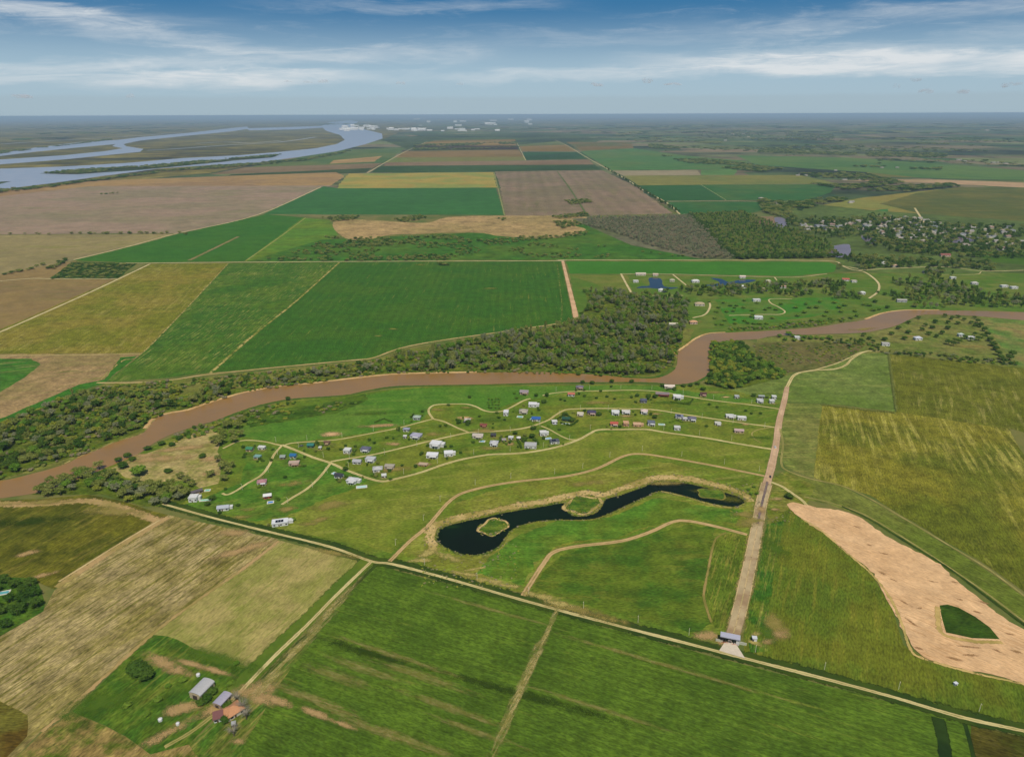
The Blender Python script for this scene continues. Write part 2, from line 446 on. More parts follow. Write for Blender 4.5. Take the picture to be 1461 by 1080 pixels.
D4R = row_angle((0, 560), (90, 510))
sheet('field', [(-60, 506), (203, 504), (150, 545), (98, 560), (0, 600), (-60, 625)],
      field_mat(S(146, 122, 84), S(134, 116, 76), S(92, 100, 48), ang=0.35, streak=.8, across=5, along=50))
sheet('field', [(-40, 512), (45, 512), (58, 520), (30, 542), (0, 560), (-40, 575)], field_mat(S(54, 104, 38), S(66, 106, 42), S(146, 122, 84), ang=.35, streak=.5, across=5))
sheet('field', [(112, 549), (150, 541), (172, 510), (196, 508), (150, 546), (90, 566), (20, 606), (0, 612), (0, 598)], field_mat(S(52, 104, 34), S(60, 100, 34)))
sheet('field', [(-60, 625), (0, 604), (100, 566), (150, 548), (302, 538), (420, 524), (530, 514), (570, 500), (640, 490), (820, 462), (990, 470), (970, 530), (900, 545), (600, 540), (400, 556), (240, 600), (120, 655), (-60, 700)],
      field_mat(S(112, 112, 58), S(98, 106, 46), S(136, 126, 74), streak=.4, patch=60, mott=.3))

# ---- right of the paved road
sheet('field', [(1080, 482), (1180, 478), (1250, 474), (1310, 456), (1400, 452), (1520, 458), (1520, 530), (1440, 524), (1268, 503), (1200, 516), (1120, 535), (1070, 520)],
      field_mat(S(112, 112, 62), S(92, 106, 50), S(140, 128, 74), streak=.5, patch=50))
sheet('field', [(1394, 454), (1520, 457), (1520, 531), (1452, 522), (1425, 490)], field_mat(S(84, 112, 54), S(134, 120, 74), None, patch=160))
sheet('field', [(1075, 490), (1140, 487), (1235, 492), (1205, 517), (1160, 528), (1120, 533), (1080, 522)],
      field_mat(S(92, 94, 52), S(104, 96, 60), S(70, 84, 40), streak=.6, across=20, along=40, mott=.3))
sheet('field', [(1040, 545), (1130, 535), (1140, 532), (1165, 530), (1230, 505), (1268, 503), (1279, 588), (1200, 578), (1117, 573), (1112, 580), (1050, 574)],
      field_mat(S(102, 116, 58), S(92, 110, 50), S(120, 122, 66), ang=0.0, streak=.5, across=12))
R8 = row_angle((1300, 600), (1290, 520))
sheet('field', [(1268, 505), (1520, 532), (1520, 632), (1440, 612), (1279, 588)],
      field_mat(S(100, 102, 42), S(88, 94, 30), S(138, 130, 74), ang=R8, streak=.55, across=6, along=60))
sheet('field', [(1113, 575), (1173, 577), (1160, 682), (1122, 668), (1106, 640)],
      field_mat(S(112, 114, 58), S(100, 110, 52), S(140, 128, 76), streak=.5))
R5 = row_angle((1260, 690), (1230, 590))
sheet('field', [(1173, 577), (1279, 588), (1440, 612), (1455, 640), (1520, 730), (1520, 895), (1461, 842), (1400, 802), (1290, 737), (1240, 706), (1160, 682)],
      field_mat(S(114, 110, 42), S(90, 96, 28), S(144, 136, 68), ang=R5, streak=.75, across=5, along=70, t0=.47, t1=.6, sc_=1.1))
sheet('field', [(1103, 680), (1122, 672), (1155, 684), (1205, 695), (1290, 741), (1405, 812), (1530, 900), (1530, 930), (1400, 846), (1290, 772), (1232, 738), (1180, 718), (1140, 712)],
      field_mat(S(104, 110, 50), S(92, 104, 42), S(132, 120, 70), ang=-.9, streak=.6))
RC = row_angle((1080, 880), (1110, 740))
sheet('field', [(1060, 905), (1078, 830), (1096, 742), (1125, 726), (1150, 742), (1190, 764), (1235, 806), (1270, 860), (1290, 920), (1320, 942), (1440, 972), (1560, 1000), (1560, 1070), (1461, 1042), (1350, 1011), (1160, 963), (1062, 938)],
      field_mat(S(98, 104, 32), S(82, 98, 24), S(118, 112, 44), ang=RC, streak=.55, across=5, along=60, patch=60, t0=.5, t1=.66, mott=.2))
sheet('field', [(1092, 706), (1100, 684), (1122, 672), (1160, 690), (1150, 722), (1125, 727), (1096, 746)], field_mat(S(96, 108, 38), S(112, 112, 48), S(150, 136, 84), streak=.5, patch=14), soft=True)
sheet('field', [(1062, 900), (1078, 830), (1094, 748), (1118, 742), (1108, 800), (1098, 860), (1096, 930), (1072, 932)],
      field_mat(S(62, 100, 22), S(84, 98, 32), S(128, 122, 60), ang=RC, streak=.7, across=2.5, along=40, patch=30))

# ---- the development on this side of the river
sheet('field', [(150, 668), (250, 620), (310, 602), (345, 588), (420, 571), (490, 566), (570, 553), (680, 550), (850, 548), (960, 551), (1000, 548), (1060, 560), (1116, 576), (1108, 645), (1092, 700), (1060, 850), (1046, 906), (1020, 926), (960, 911), (850, 881), (745, 851), (640, 823), (545, 799), (380, 757), (243, 722), (230, 716), (170, 700)],
      field_mat(S(86, 108, 38), S(106, 114, 44), S(134, 126, 62), ang=.2, streak=.35, across=7, patch=70, mott=.2), soft=True)
sheet('field', [(345, 610), (420, 586), (500, 568), (560, 556), (680, 551), (850, 550), (940, 552), (990, 560), (1040, 562), (1080, 572), (1050, 574), (910, 557), (800, 560), (745, 572), (700, 588), (660, 577), (620, 578), (612, 590), (600, 602), (520, 618), (400, 633), (350, 625)],
      field_mat(S(76, 112, 42), S(88, 116, 46), S(114, 122, 58), ang=.1, streak=.4, across=9, patch=60, mott=.14), soft=True)
sheet('field', [(345, 598), (400, 584), (470, 574), (520, 563), (524, 572), (480, 590), (420, 598), (360, 612)],
      field_mat(S(76, 96, 36), S(60, 86, 28), None, patch=25, mott=.35), soft=True)
sheet('field', [(350, 640), (400, 637), (470, 662), (530, 684), (470, 712), (420, 735), (360, 745), (250, 722), (300, 705), (340, 690)],
      field_mat(S(72, 108, 36), S(88, 110, 42), S(126, 122, 62), ang=.4, streak=.35, across=6, patch=40), soft=True)
sheet('field', [(545, 690), (640, 663), (700, 650), (780, 642), (850, 616), (930, 615), (1097, 642), (1090, 676), (960, 652), (900, 648), (850, 667), (740, 684), (650, 708), (560, 790), (440, 762), (380, 748), (460, 716)],
      field_mat(S(114, 120, 48), S(98, 112, 38), S(138, 134, 68), ang=.15, streak=.4, across=10, patch=55, mott=.16), soft=True)
sheet('field', [(560, 798), (590, 770), (645, 716), (740, 690), (850, 672), (905, 655), (960, 660), (1090, 682), (1075, 740), (1062, 760), (985, 740), (930, 752), (880, 768), (800, 780), (772, 800), (748, 846)],
      field_mat(S(118, 120, 48), S(94, 110, 34), S(148, 138, 76), ang=.2, streak=.4, across=8, patch=60), soft=True)
sheet('field', [(735, 765), (800, 742), (870, 738), (940, 708), (1000, 722), (1060, 728), (1050, 750), (985, 738), (925, 752), (880, 766), (800, 776), (765, 800), (745, 840), (680, 815), (700, 795)],
      field_mat(S(78, 112, 28), S(90, 110, 36), S(118, 124, 56), streak=.3, patch=45), soft=True)
sheet('field', [(762, 842), (780, 812), (800, 794), (830, 783), (890, 774), (940, 760), (985, 750), (1024, 757), (1012, 780), (1006, 850), (1012, 890), (1000, 908), (900, 880)],
      field_mat(S(86, 102, 28), S(66, 94, 24), S(116, 108, 46), ang=.0, streak=.45, across=9, along=40, patch=45, mott=.24), soft=True)
sheet('field', [(1022, 770), (1040, 762), (1066, 766), (1056, 840), (1040, 900), (1018, 900), (1008, 850), (1014, 800)],
      field_mat(S(94, 106, 34), S(78, 98, 28), S(130, 122, 56), ang=RC, streak=.7, across=3, along=40), soft=True)

# ---- the near fields
RN = row_angle((360, 970), (530, 808)); RB = row_angle((545, 808), (1020, 938))
sheet('field', [(532, 808), (545, 808), (640, 833), (745, 861), (850, 891), (960, 921), (1020, 938), (1140, 968), (1250, 996), (1350, 1023), (1386, 1033), (1381, 1160), (700, 1250), (300, 1130), (335, 1060), (352, 992), (440, 905)],
      field_mat(S(80, 102, 18), S(70, 92, 12), S(122, 120, 52), ang=RB, streak=.5, across=3.0, along=45, patch=50, t0=.54, t1=.72, mott=.2, rows=.1, rowgap=5.5, cover=(.4, .62)))
sheet('field', [(1386, 1033), (1461, 1051), (1560, 1076), (1560, 1160), (1381, 1160)], field_mat(S(72, 68, 30), S(62, 72, 26), S(110, 96, 60), ang=RB, streak=.4))
RL = row_angle((30, 990), (360, 760))
sheet('field', [(240, 735), (320, 752), (397, 770), (345, 812), (290, 850), (216, 905), (110, 1000), (60, 1042), (10, 1090), (-60, 1160), (-160, 980), (0, 908), (60, 872), (78, 842), (120, 812)],
      field_mat(S(158, 140, 94), S(138, 124, 74), S(88, 86, 28), ang=RL, streak=.85, across=2.8, along=42, patch=45, t0=.46, t1=.6, cover=(.25, .5), mott=.32))
sheet('field', [(-80, 716), (60, 712), (125, 706), (165, 712), (205, 725), (240, 735), (120, 812), (78, 840), (40, 826), (0, 832), (-80, 850)],
      field_mat(S(78, 82, 20), S(94, 92, 28), S(132, 116, 58), ang=RL, streak=.6, across=5, along=60, patch=60))
sheet('field', [(397, 771), (460, 787), (521, 803), (442, 879), (372, 945), (345, 953), (290, 930), (240, 908), (214, 906), (290, 850), (345, 812)],
      field_mat(S(154, 140, 84), S(134, 130, 68), S(92, 104, 36), ang=RN, streak=.6, across=3, along=26, patch=38, mott=.16, fine=.22))
sheet('field', [(216, 905), (240, 907), (290, 931), (346, 954), (372, 946), (345, 985), (270, 1062), (215, 1075), (180, 1050), (105, 1014), (160, 960)],
      field_mat(S(62, 92, 16), S(80, 100, 24), S(124, 118, 54), ang=RN, streak=.4, across=4, patch=25, mott=.3))
sheet('field', [(60, 1045), (105, 1015), (180, 1051), (215, 1075), (270, 1062), (345, 1040), (330, 1160), (-40, 1190), (10, 1092)],
      field_mat(S(134, 114, 66), S(78, 92, 32), S(150, 128, 84), ang=RL, streak=.5, across=4, along=20, patch=18, mott=.3))
sheet('field', [(-60, 1160), (-60, 1005), (0, 1000), (42, 1020), (38, 1050), (0, 1090)], field_mat(S(88, 72, 32), S(96, 92, 40), None, patch=30))
sheet('field', [(352, 992), (440, 905), (455, 905), (400, 975), (350, 1060), (330, 1150), (270, 1062)],
      field_mat(S(66, 96, 26), S(90, 102, 40), S(140, 122, 70), ang=RN, streak=.6, across=4, patch=20))
sheet('field', [(-60, 830), (0, 822), (50, 826), (62, 850), (62, 872), (0, 908), (-60, 935)], field_mat(S(60, 92, 26), S(74, 96, 30), None, patch=20))
# dark wet stripes across the corner field
DK = strip_mat('dark_furrow', S(34, 52, 14), S(44, 62, 18), rag=.3, edge=.8)
strip('furrow', [(1338, 1024), (1345, 1052), (1350, 1090)], 9, DK); strip('furrow', [(1375, 1028), (1383, 1055), (1392, 1095)], 3, DK)

UND = field_mat(S(88, 100, 40), S(74, 90, 30), S(118, 116, 60), streak=.5, across=10, along=14, patch=22, mott=.34)
sheet('undergrowth', [(-60, 640), (0, 612), (60, 592), (110, 574), (170, 590), (230, 580), (290, 564), (350, 552), (420, 538), (500, 528), (560, 516), (680, 492), (760, 476), (820, 466), (838, 432), (835, 418), (868, 414), (925, 430), (980, 448), (972, 488), (955, 502), (962, 522), (945, 533), (900, 538), (700, 531), (560, 533), (440, 547), (350, 560), (270, 582), (225, 596), (205, 614), (160, 630), (110, 650), (0, 684), (-60, 692)], UND)
sheet('undergrowth', [(1018, 494), (1046, 489), (1066, 496), (1080, 514), (1120, 533), (1112, 540), (1062, 553), (1035, 556), (1005, 547), (1014, 526)], UND)
sheet('undergrowth', [(44, 706), (70, 690), (120, 670), (150, 668), (190, 690), (240, 690), (272, 700), (268, 714), (240, 724), (200, 722), (150, 706), (100, 706)], UND)
sheet('dry_clearing', [(160, 668), (196, 652), (230, 640), (262, 622), (300, 612), (318, 622), (310, 645), (318, 660), (312, 690), (285, 696), (262, 686), (215, 688), (180, 682)],
      field_mat(S(160, 142, 92), S(128, 124, 66), S(96, 106, 46), ang=.35, streak=.6, across=6, along=22, patch=22, mott=.22))
DRYB = strip_mat('dry_border', S(166, 138, 92), S(142, 126, 72), rag=.8, edge=.55)
strip('field_edge', [(-40, 714), (60, 715), (125, 710), (165, 716), (205, 729), (238, 740)], 17, DRYB, off=-6)
strip('field_edge', [(240, 738), (180, 774), (120, 812), (80, 838)], 12, DRYB); strip('field_edge', [(398, 772), (345, 813), (290, 851), (216, 906), (110, 1001), (60, 1044)], 6, DRYB)
strip('track', [(228, 742), (180, 770), (122, 806), (84, 830)], 3.2, strip_mat('pale_track', S(186, 162, 112), S(164, 142, 92), rag=.4, edge=.7))

# ================================================================== WATER
def water_mat(name, c, c2, rough=.12, spec=.5, bump=.03, scale=.25):
    m, t = new_mat(name)
    p = t.new('ShaderNodeNewGeometry').outputs['Position']
    n = t.noise(p, scale, 5, .65)
    bm_ = t.new('ShaderNodeBump'); bm_.inputs['Strength'].default_value = 1; bm_.inputs['Distance'].default_value = bump; t.l.new(n, bm_.inputs['Height'])
    col = t.mix(t.ss(t.noise(p, 1 / 90, 4, .6), .38, .62), c, c2)
    finish(t, col, rough, spec=spec, normal=bm_.outputs[0])
    return m
BROWN = water_mat('muddy_water', S(142, 108, 62), S(134, 104, 64), rough=.28, spec=.32, bump=.06, scale=.12)
FARBANK = [(-80, 697), (0, 686), (22, 682), (89, 664), (111, 653), (144, 640), (164, 631), (200, 620), (211, 611), (222, 598), (235, 592), (262, 587), (273, 584.5), (304, 574), (349, 561), (398, 552), (442, 548), (480, 543.5), (548, 536), (598, 533.5), (680, 532), (780, 531), (850, 534.5), (896, 539), (931, 540), (952, 534.5), (964, 525), (967, 511), (967, 504), (982, 493), (996, 483), (1013, 476.5), (1036, 475), (1071, 473), (1106, 471.7), (1158, 467.8), (1205, 461), (1236, 456), (1262, 447), (1294, 443), (1341, 443), (1406, 444), (1461, 445.6), (1560, 448)]
NEARBANK = [(1560, 460), (1461, 457), (1406, 452), (1367, 450), (1320, 449), (1301, 454.7), (1278, 465), (1249, 472), (1221, 475.6), (1171, 477), (1106, 479.5), (1082, 484), (1048, 486), (1024, 494), (1013, 507), (1015, 523), (1008, 537), (989, 546), (961, 549), (931, 546), (873, 545.5), (780, 546.5), (680, 549), (571, 551), (527, 556.7), (491, 564), (420, 569), (375, 577), (340, 588), (309, 600), (282, 607), (249, 618), (220, 632), (196, 649), (153, 667), (100, 688), (50, 704), (0, 711), (-80, 724)]
sheet('river', catmull_px(FARBANK, 3) + catmull_px(NEARBANK, 3), BROWN, amp=.9)
SAND = strip_mat('eroded_bank', S(198, 164, 112), S(176, 142, 94), rag=.55, edge=.62, nscale=.12)
strip('riverbank', [q for q in FARBANK if 205 <= q[0] <= 720], 9, SAND, off=3)
strip('riverbank', [q for q in FARBANK if 966 <= q[0] <= 1036], 7, SAND, off=3)
strip('riverbank', [q for q in FARBANK if 1236 <= q[0] <= 1341], 8, SAND, off=2)
strip('riverbank', [q for q in FARBANK if 89 <= q[0] <= 222], 4, strip_mat('thin_bank', S(168, 146, 92), S(140, 128, 76), rag=.7, edge=.5, gap=.5), off=1)
MUDG = strip_mat('green_margin', S(64, 92, 34), S(84, 100, 42), rag=.5, edge=.7)
strip('riverbank', [q for q in NEARBANK if 290 <= q[0] <= 1010][::-1], 7, MUDG, off=-2)
strip('riverbank', [q for q in FARBANK if 690 <= q[0] <= 966], 10, MUDG, off=3)

FARW = water_mat('wide_river_water', S(134, 146, 156), S(144, 152, 160), rough=.3, spec=.5, bump=.0, scale=.02)
for poly in (
    [(-90, 228), (0, 219), (50, 211), (117, 203), (168, 200), (201, 196), (268, 190), (336, 182.5), (352, 181), (356, 184), (330, 188), (268, 194), (200, 201), (165, 206), (110, 211), (50, 217), (0, 223), (-90, 234)],
    [(165, 206), (200, 201), (176, 206), (180, 209), (205, 213), (200, 217), (150, 222), (90, 228), (0, 235), (-90, 243), (-90, 236), (0, 228), (90, 222), (150, 216), (175, 212), (160, 209)],
    [(350, 183.5), (400, 182), (460, 180), (470, 182), (420, 185), (356, 186.5)],
    [(-90, 250), (0, 241), (90, 238), (180, 233), (260, 226), (340, 222), (400, 217), (450, 212), (480, 206), (492, 200), (485, 193), (465, 187), (458, 180), (470, 175), (500, 172), (512, 174), (500, 180), (520, 185), (545, 191), (546, 198), (522, 206), (482, 216), (430, 224), (370, 232), (300, 236), (225, 241), (190, 246), (150, 251), (80, 261), (0, 271), (-90, 282)]):
    sheet('wide_river', poly, FARW, amp=8)
for px_ in ([(0, 206), (60, 202), (130, 198), (200, 194), (260, 189)], [(210, 215), (260, 212), (330, 207), (400, 203), (450, 196)], [(280, 205), (320, 203), (360, 204), (400, 201)], [(0, 190), (80, 188), (150, 185)], [(420, 178), (450, 176), (476, 176)]):
    strip('creek', px_, 46, FARW, wob=.8)
sheet('river_island', [(55, 248), (110, 243), (200, 238), (290, 230), (400, 221), (388, 225), (340, 229), (250, 238), (200, 243), (110, 249)], field_mat(S(70, 84, 56), S(84, 92, 62), sc_=8), amp=10)
sheet('river_island', [(-60, 262), (16, 259), (0, 263), (-60, 268)], field_mat(S(70, 84, 56), S(84, 92, 62), sc_=8), amp=10)
CREEK = water_mat('creek_water', S(120, 108, 112), S(112, 100, 104), rough=.3)
for poly in ([(1105, 311), (1119, 312), (1122, 325), (1107, 324)], [(1186, 352), (1212, 349), (1212, 363), (1196, 368), (1180, 362)], [(1228, 336), (1248, 341), (1252, 348), (1238, 347)], [(1352, 341), (1385, 337), (1400, 341), (1375, 347), (1356, 346)]):
    sheet('creek', poly, CREEK, smooth=3)
sheet('field', [(1070, 310), (1104, 309), (1106, 324), (1085, 322)], field_mat(S(120, 104, 82), S(104, 98, 66), sc_=2))
BLUEP = water_mat('estate_pond_water', S(44, 54, 66), S(50, 58, 66), rough=.1, spec=.2)
sheet('pond', [(926, 397), (943, 398), (947, 409), (968, 410.5), (950, 413), (925, 411), (908, 411.5), (916, 408.5), (927, 407.5)], BLUEP, smooth=3, amp=1)
sheet('pond', [(1000, 408), (1027, 404), (1014, 397), (1030, 398.5), (1040, 403), (1055, 399.6), (1078, 399.5), (1068, 403.5), (1036, 407), (1010, 409.5)], BLUEP, smooth=3, amp=1)

# the dark pond
PONDW = water_mat('dark_pond_water', S(2, 34, 26), S(4, 38, 26), rough=.05, spec=.03, bump=.012, scale=.5)
POND = [(623, 763), (629, 753), (660, 743.5), (694, 737.7), (725, 730), (774, 722), (805, 717.5), (812, 731), (824, 736.5), (845, 733), (855, 725), (864, 712), (886, 706), (916, 695), (936, 688), (974, 688.5), (1012, 696.5), (1039, 704), (1057, 710), (1063, 718), (1047, 724), (1012, 718.6), (978, 709), (943, 702), (920, 710), (897, 721), (866, 735), (840, 742), (790, 742.5), (759, 746), (736, 753.5), (725, 763), (713, 780), (690, 790.5), (664, 792.5), (640, 784), (623, 772)]
SHORE = strip_mat('pond_shore', S(182, 156, 102), S(146, 130, 70), rag=.95, edge=.66, nscale=.3, mott=.35)
GREENSH = strip_mat('grassy_shore', S(70, 88, 26), S(120, 114, 54), rag=1.1, edge=.6, nscale=.35, mott=.3)
strip('shore', [(618, 785), (616, 765), (624, 750), (660, 738), (694, 731), (725, 724), (774, 716), (806, 709), (835, 703), (862, 706), (884, 698), (916, 688), (936, 682), (975, 682), (1014, 690), (1042, 698), (1062, 706), (1072, 716)], 14, SHORE, wob=.6)
sheet('pond', POND, PONDW, smooth=4, amp=.5)
strip('shore', POND + POND[:1], 3.4, GREENSH, smooth=4, wob=.9)
strip('shore', [(943, 701), (978, 709), (1012, 719), (1047, 724.5), (1062, 719)], 3.2, strip_mat('pale_shore', S(152, 136, 78), S(128, 122, 62), rag=.5, edge=.7))
SHALLOW = patch_mat(S(74, 84, 30), S(92, 88, 38), rag=.5, dens=.85, sc_=.6)
patch('shallows', 1040, 712, 27, 11, -.2, SHALLOW); patch('shallows', 1006, 702, 22, 7, -.2, SHALLOW)
patch('shallows', 644, 752, 16, 6, .1, patch_mat(S(34, 66, 34), S(44, 74, 34), rag=.4, sc_=.5))
ISL = field_mat(S(84, 104, 36), S(62, 92, 28), S(128, 120, 62), streak=.4, patch=12, sc_=.6, mott=.3)
def oval(cx, cy, rx, ry, rot=0):
    return [(cx + rx * math.cos(a) * math.cos(rot) - ry * math.sin(a) * math.sin(rot), cy + rx * math.cos(a) * math.sin(rot) + ry * math.sin(a) * math.cos(rot)) for a in np.linspace(0, 2 * math.pi, 15)[:-1]]
for cx, cy, rx, ry, rt in ((704, 752, 20, 11, -.25), (831, 720.5, 24, 12.5, -.1), (1016, 705, 21, 7, .12)):
    ov = [(cx + (a - cx) * (1 + .16 * math.sin(i * 1.9 + cx)), cy + (b - cy) * (1 + .16 * math.sin(i * 1.9 + cx))) for i, (a, b) in enumerate(oval(cx, cy, rx, ry, rt))]
    sheet('pond_island', ov, ISL, smooth=2, amp=.4)
    strip('shore', ov + ov[:1], 3.8 if cx < 1000 else 2.6, SHORE if cx < 1000 else GREENSH, smooth=3, wob=.9)

# ================================================================== ROADS
DIRT = strip_mat('dirt_road', S(184, 168, 112), S(168, 150, 96), rag=.4, edge=.7, tracks=.6, trackcol=S(200, 186, 132), centre=S(132, 128, 66), cw=.1)
DIRTB = strip_mat('brown_dirt_road', S(174, 146, 98), S(160, 134, 88), rag=.3, edge=.76, tracks=.5, trackcol=S(188, 160, 112), centre=S(132, 116, 66), cw=.1)
TRACK = strip_mat('faint_track', S(152, 140, 82), S(136, 128, 70), rag=.4, edge=.7, centre=S(104, 108, 48), cw=.2)
VERGE = strip_mat('green_verge', S(78, 100, 28), S(90, 106, 36), rag=.4, edge=.75)
DVERGE = strip_mat('dark_verge', S(48, 66, 18), S(62, 78, 24), rag=.5, edge=.7)
DVERGEG = strip_mat('dark_field_edge', S(48, 66, 18), S(62, 78, 24), rag=.6, edge=.6, gap=.42)
LONG = [(232, 719), (243, 722), (300, 738), (380, 758), (470, 780), (530, 801), (560, 805), (640, 826), (748, 857), (867, 889), (980, 918), (1061, 939), (1159, 964), (1265, 992), (1371, 1023), (1461, 1043), (1560, 1066)]
SW = [(529, 802), (480, 849), (438, 892), (390, 938), (340, 990), (318, 1010), (300, 1024), (270, 1046), (235, 1066)]
strip('verge', LONG, 17, DVERGE, off=1); strip('verge', SW[:5], 19, VERGE, off=-3); strip('verge', SW[:5], 4, DVERGE, off=6.5)
strip('road', LONG, 4.0, DIRT, wob=.3)
strip('road', SW[:6], 4.2, DIRT, wob=.15)
strip('track', SW[5:], 4.0, TRACK)
NEP = [(556, 801), (585, 772), (610, 751), (644, 713), (675, 699), (732, 688), (805, 680), (851, 669), (890, 651), (917, 648), (962, 654.6), (1020, 665), (1094, 680)]
LOOP = [(746, 850), (775, 805), (790, 788), (821, 780), (886, 772), (928, 759), (959, 745), (982, 743.5), (1020, 751), (1066, 763)]
strip('road', NEP, 5.2, DIRTB); strip('road', LOOP, 5.4, DIRTB)
strip('track', [(1036, 760), (1022, 768), (1016, 785), (1012, 805), (1007, 830), (1004, 851), (1009, 870), (1015, 888)], 3.2, strip_mat('dug_ditch', S(150, 128, 76), S(118, 112, 54), rag=.6, edge=.6))
V1a = [(318, 640), (344, 629), (375, 630), (402, 635.5), (420, 632), (480, 627.5), (527, 619), (568, 611), (598, 603), (618, 598)]
V1l = [(618, 598), (612, 589), (613, 582.5), (621, 578), (640, 576.7), (664, 576.8), (678, 580), (690, 585.7), (702, 588), (715, 587), (724, 584), (738, 576.7), (748, 571.4), (757, 569)]
V1b = [(774, 564.6), (791, 561), (821, 558.8), (864, 557.7), (908, 557), (940, 559), (973, 564.5), (1017, 571.5), (1072, 578), (1114, 584)]
V2 = [(472, 659), (488, 656), (520, 651), (541, 647), (580, 637.7), (616, 628.8), (651, 621), (669, 617.5), (690, 616.6), (715, 615), (738, 612.8), (757, 609), (768, 605.3), (783, 599.3), (792, 593), (803, 586.5), (815, 584), (857, 583), (886, 583.5), (930, 584.6), (973, 591), (1017, 597.7), (1061, 604), (1106, 610)]
V2b = [(618, 598), (634, 602), (651, 610), (668, 617)]
V2c = [(772, 608), (785, 613.6), (798, 621), (810, 626.4), (821, 628)]
V3 = [(402, 635), (420, 641.8), (447, 652.8), (472, 661), (491, 669.7), (512, 677.7), (527, 683), (545, 687), (562, 684), (598, 675), (634, 662.6), (660, 655.5), (697, 649), (724, 647.8), (753, 645.7), (783, 640.7), (806, 634.7), (828, 626.4), (843, 618), (855, 613.5), (886, 613), (923, 613), (951, 617.5), (1006, 625), (1050, 632.8), (1103, 641.5)]
V4 = [(472, 661), (456, 681), (438, 697.5), (416, 711), (402, 720)]
V5 = [(402, 636), (391, 649), (384, 664), (373, 678), (353, 690), (336, 701), (324, 706), (317, 704)]
for pl, w in ((V1a, 3.4), (V1l, 4.0), (V1b, 3.6), (V2, 4.2), (V2b, 4.0), (V2c, 3.0), (V3, 5.2), (V4, 4.2), (V5, 4.0)):
    strip('road', pl, w, DIRT)
strip('track', [(1100, 610), (1083, 613), (1073, 618), (1076, 626), (1086, 632)], 2.2, TRACK)
# the paved entrance road and its dirt continuation
PAVE = strip_mat('old_paving', S(172, 152, 114), S(146, 122, 90), rag=.12, edge=.84, nscale=.12, mott=.2)
MEDIAN = strip_mat('dusty_median', S(186, 160, 116), S(160, 142, 96), rag=.5, edge=.66, gap=.42)
MAIN = [(1045, 908), (1053, 880), (1062, 842), (1071, 800), (1080, 755), (1087, 715), (1094, 690)]
MAIN2 = [(1091, 705), (1095, 686), (1101, 664), (1107, 635), (1112, 600), (1119, 572), (1123, 552), (1134, 535), (1158, 529), (1190, 527), (1207, 521), (1216, 512), (1236, 501.5), (1263, 502)]
PINK = strip_mat('pink_dirt_road', S(190, 158, 124), S(172, 142, 108), rag=.2, edge=.8, tracks=.4, trackcol=S(160, 134, 108))
strip('verge', MAIN, 17, strip_mat('trodden_verge', S(140, 124, 74), S(100, 106, 42), rag=.6, edge=.7))
strip('road', MAIN2[:7], (10.5, 8), PINK); strip('road', MAIN2[6:], (6.5, 4.5), DIRT)
strip('road', MAIN, (11.6, 10.2), PAVE, wob=.03)
strip('road_median', MAIN[:-1], 1.6, MEDIAN)
strip('road_edge', MAIN[1:], 1.6, MEDIAN, off=4.8); strip('road_edge', MAIN[1:], 1.4, MEDIAN, off=-4.8)
strip('road_stain', [(1098, 688), (1095, 700), (1090, 720), (1084, 748)], 3.4, strip_mat('dark_stain', S(108, 94, 88), S(120, 104, 94), rag=.6, edge=.6), off=-2)
strip('road', [(1163, 528), (1197, 517.5), (1226, 504), (1238, 501.5)], 4, DIRT)
strip('track', [(1113, 612), (1117, 634), (1114.6, 660), (1122, 671), (1155, 683), (1200, 693), (1240, 711), (1290, 740), (1347, 774), (1408, 811), (1461, 850), (1520, 893)], 3.0, TRACK)
strip('road', [(1100, 688), (1115, 694), (1127, 702), (1143, 713), (1152, 722)], 4.5, DIRT)
strip('track', [(1147, 709), (1184, 717.5), (1232, 734), (1290, 768), (1347, 805), (1404, 844), (1461, 887), (1520, 930)], 2.6, TRACK)
strip('ditch', [(1200, 723), (1240, 742), (1300, 779), (1350, 810), (1404, 850), (1461, 893), (1520, 937)], 3.4, DVERGE, off=1)
# white roads among the fields beyond the river
WR = strip_mat('pale_road', S(188, 172, 128), S(172, 158, 112), rag=.3, edge=.75)
strip('road', [(170, 376), (400, 374), (600, 373), (798, 372.5), (806, 371.3), (1039, 371.5), (1180, 372.5), (1200, 379), (1225, 384)], 7, WR)
strip('road', [(-40, 488), (0, 474), (69, 444), (119, 421.7), (167, 399.4), (214, 377)], 7, WR)
strip('track', [(-30, 404), (40, 398), (72, 398), (167, 398)], 7, WR)
strip('field_edge', [(-40, 508), (100, 507), (200, 505)], 6, strip_mat('dry_edge', S(176, 154, 104), S(152, 138, 84), rag=.6, edge=.65))
strip('field_edge', [(138, 546.5), (200, 546), (244, 542.5), (302, 534), (420, 522), (500, 514.5), (532, 511), (570, 497.5), (620, 487.5), (700, 476), (780, 464.5), (822, 458)], 7, strip_mat('dry_edge', S(178, 154, 104), S(156, 140, 86), rag=.6, edge=.62))
strip('field_edge', [(140, 545), (175, 515), (203, 504), (270, 436), (326, 376)], 5, strip_mat('dry_edge', S(168, 150, 92), S(140, 130, 72), rag=.8, edge=.5, gap=.46))
strip('field_edge', [(300, 533), (360, 480), (420, 432), (484, 375)], 9, strip_mat('dry_edge', S(164, 150, 88), S(120, 124, 56), rag=.9, edge=.5, gap=.44))
strip('road', [(803, 373), (812, 410), (818, 435), (823, 459)], (9, 14), strip_mat('worn_lane', S(196, 160, 122), S(176, 144, 106), rag=.35, edge=.75))
strip('track', [(795, 378), (799, 410), (802, 440), (800, 460)], 5, strip_mat('bare_row', S(110, 120, 60), S(96, 112, 50), rag=.9, edge=.5, gap=.48))
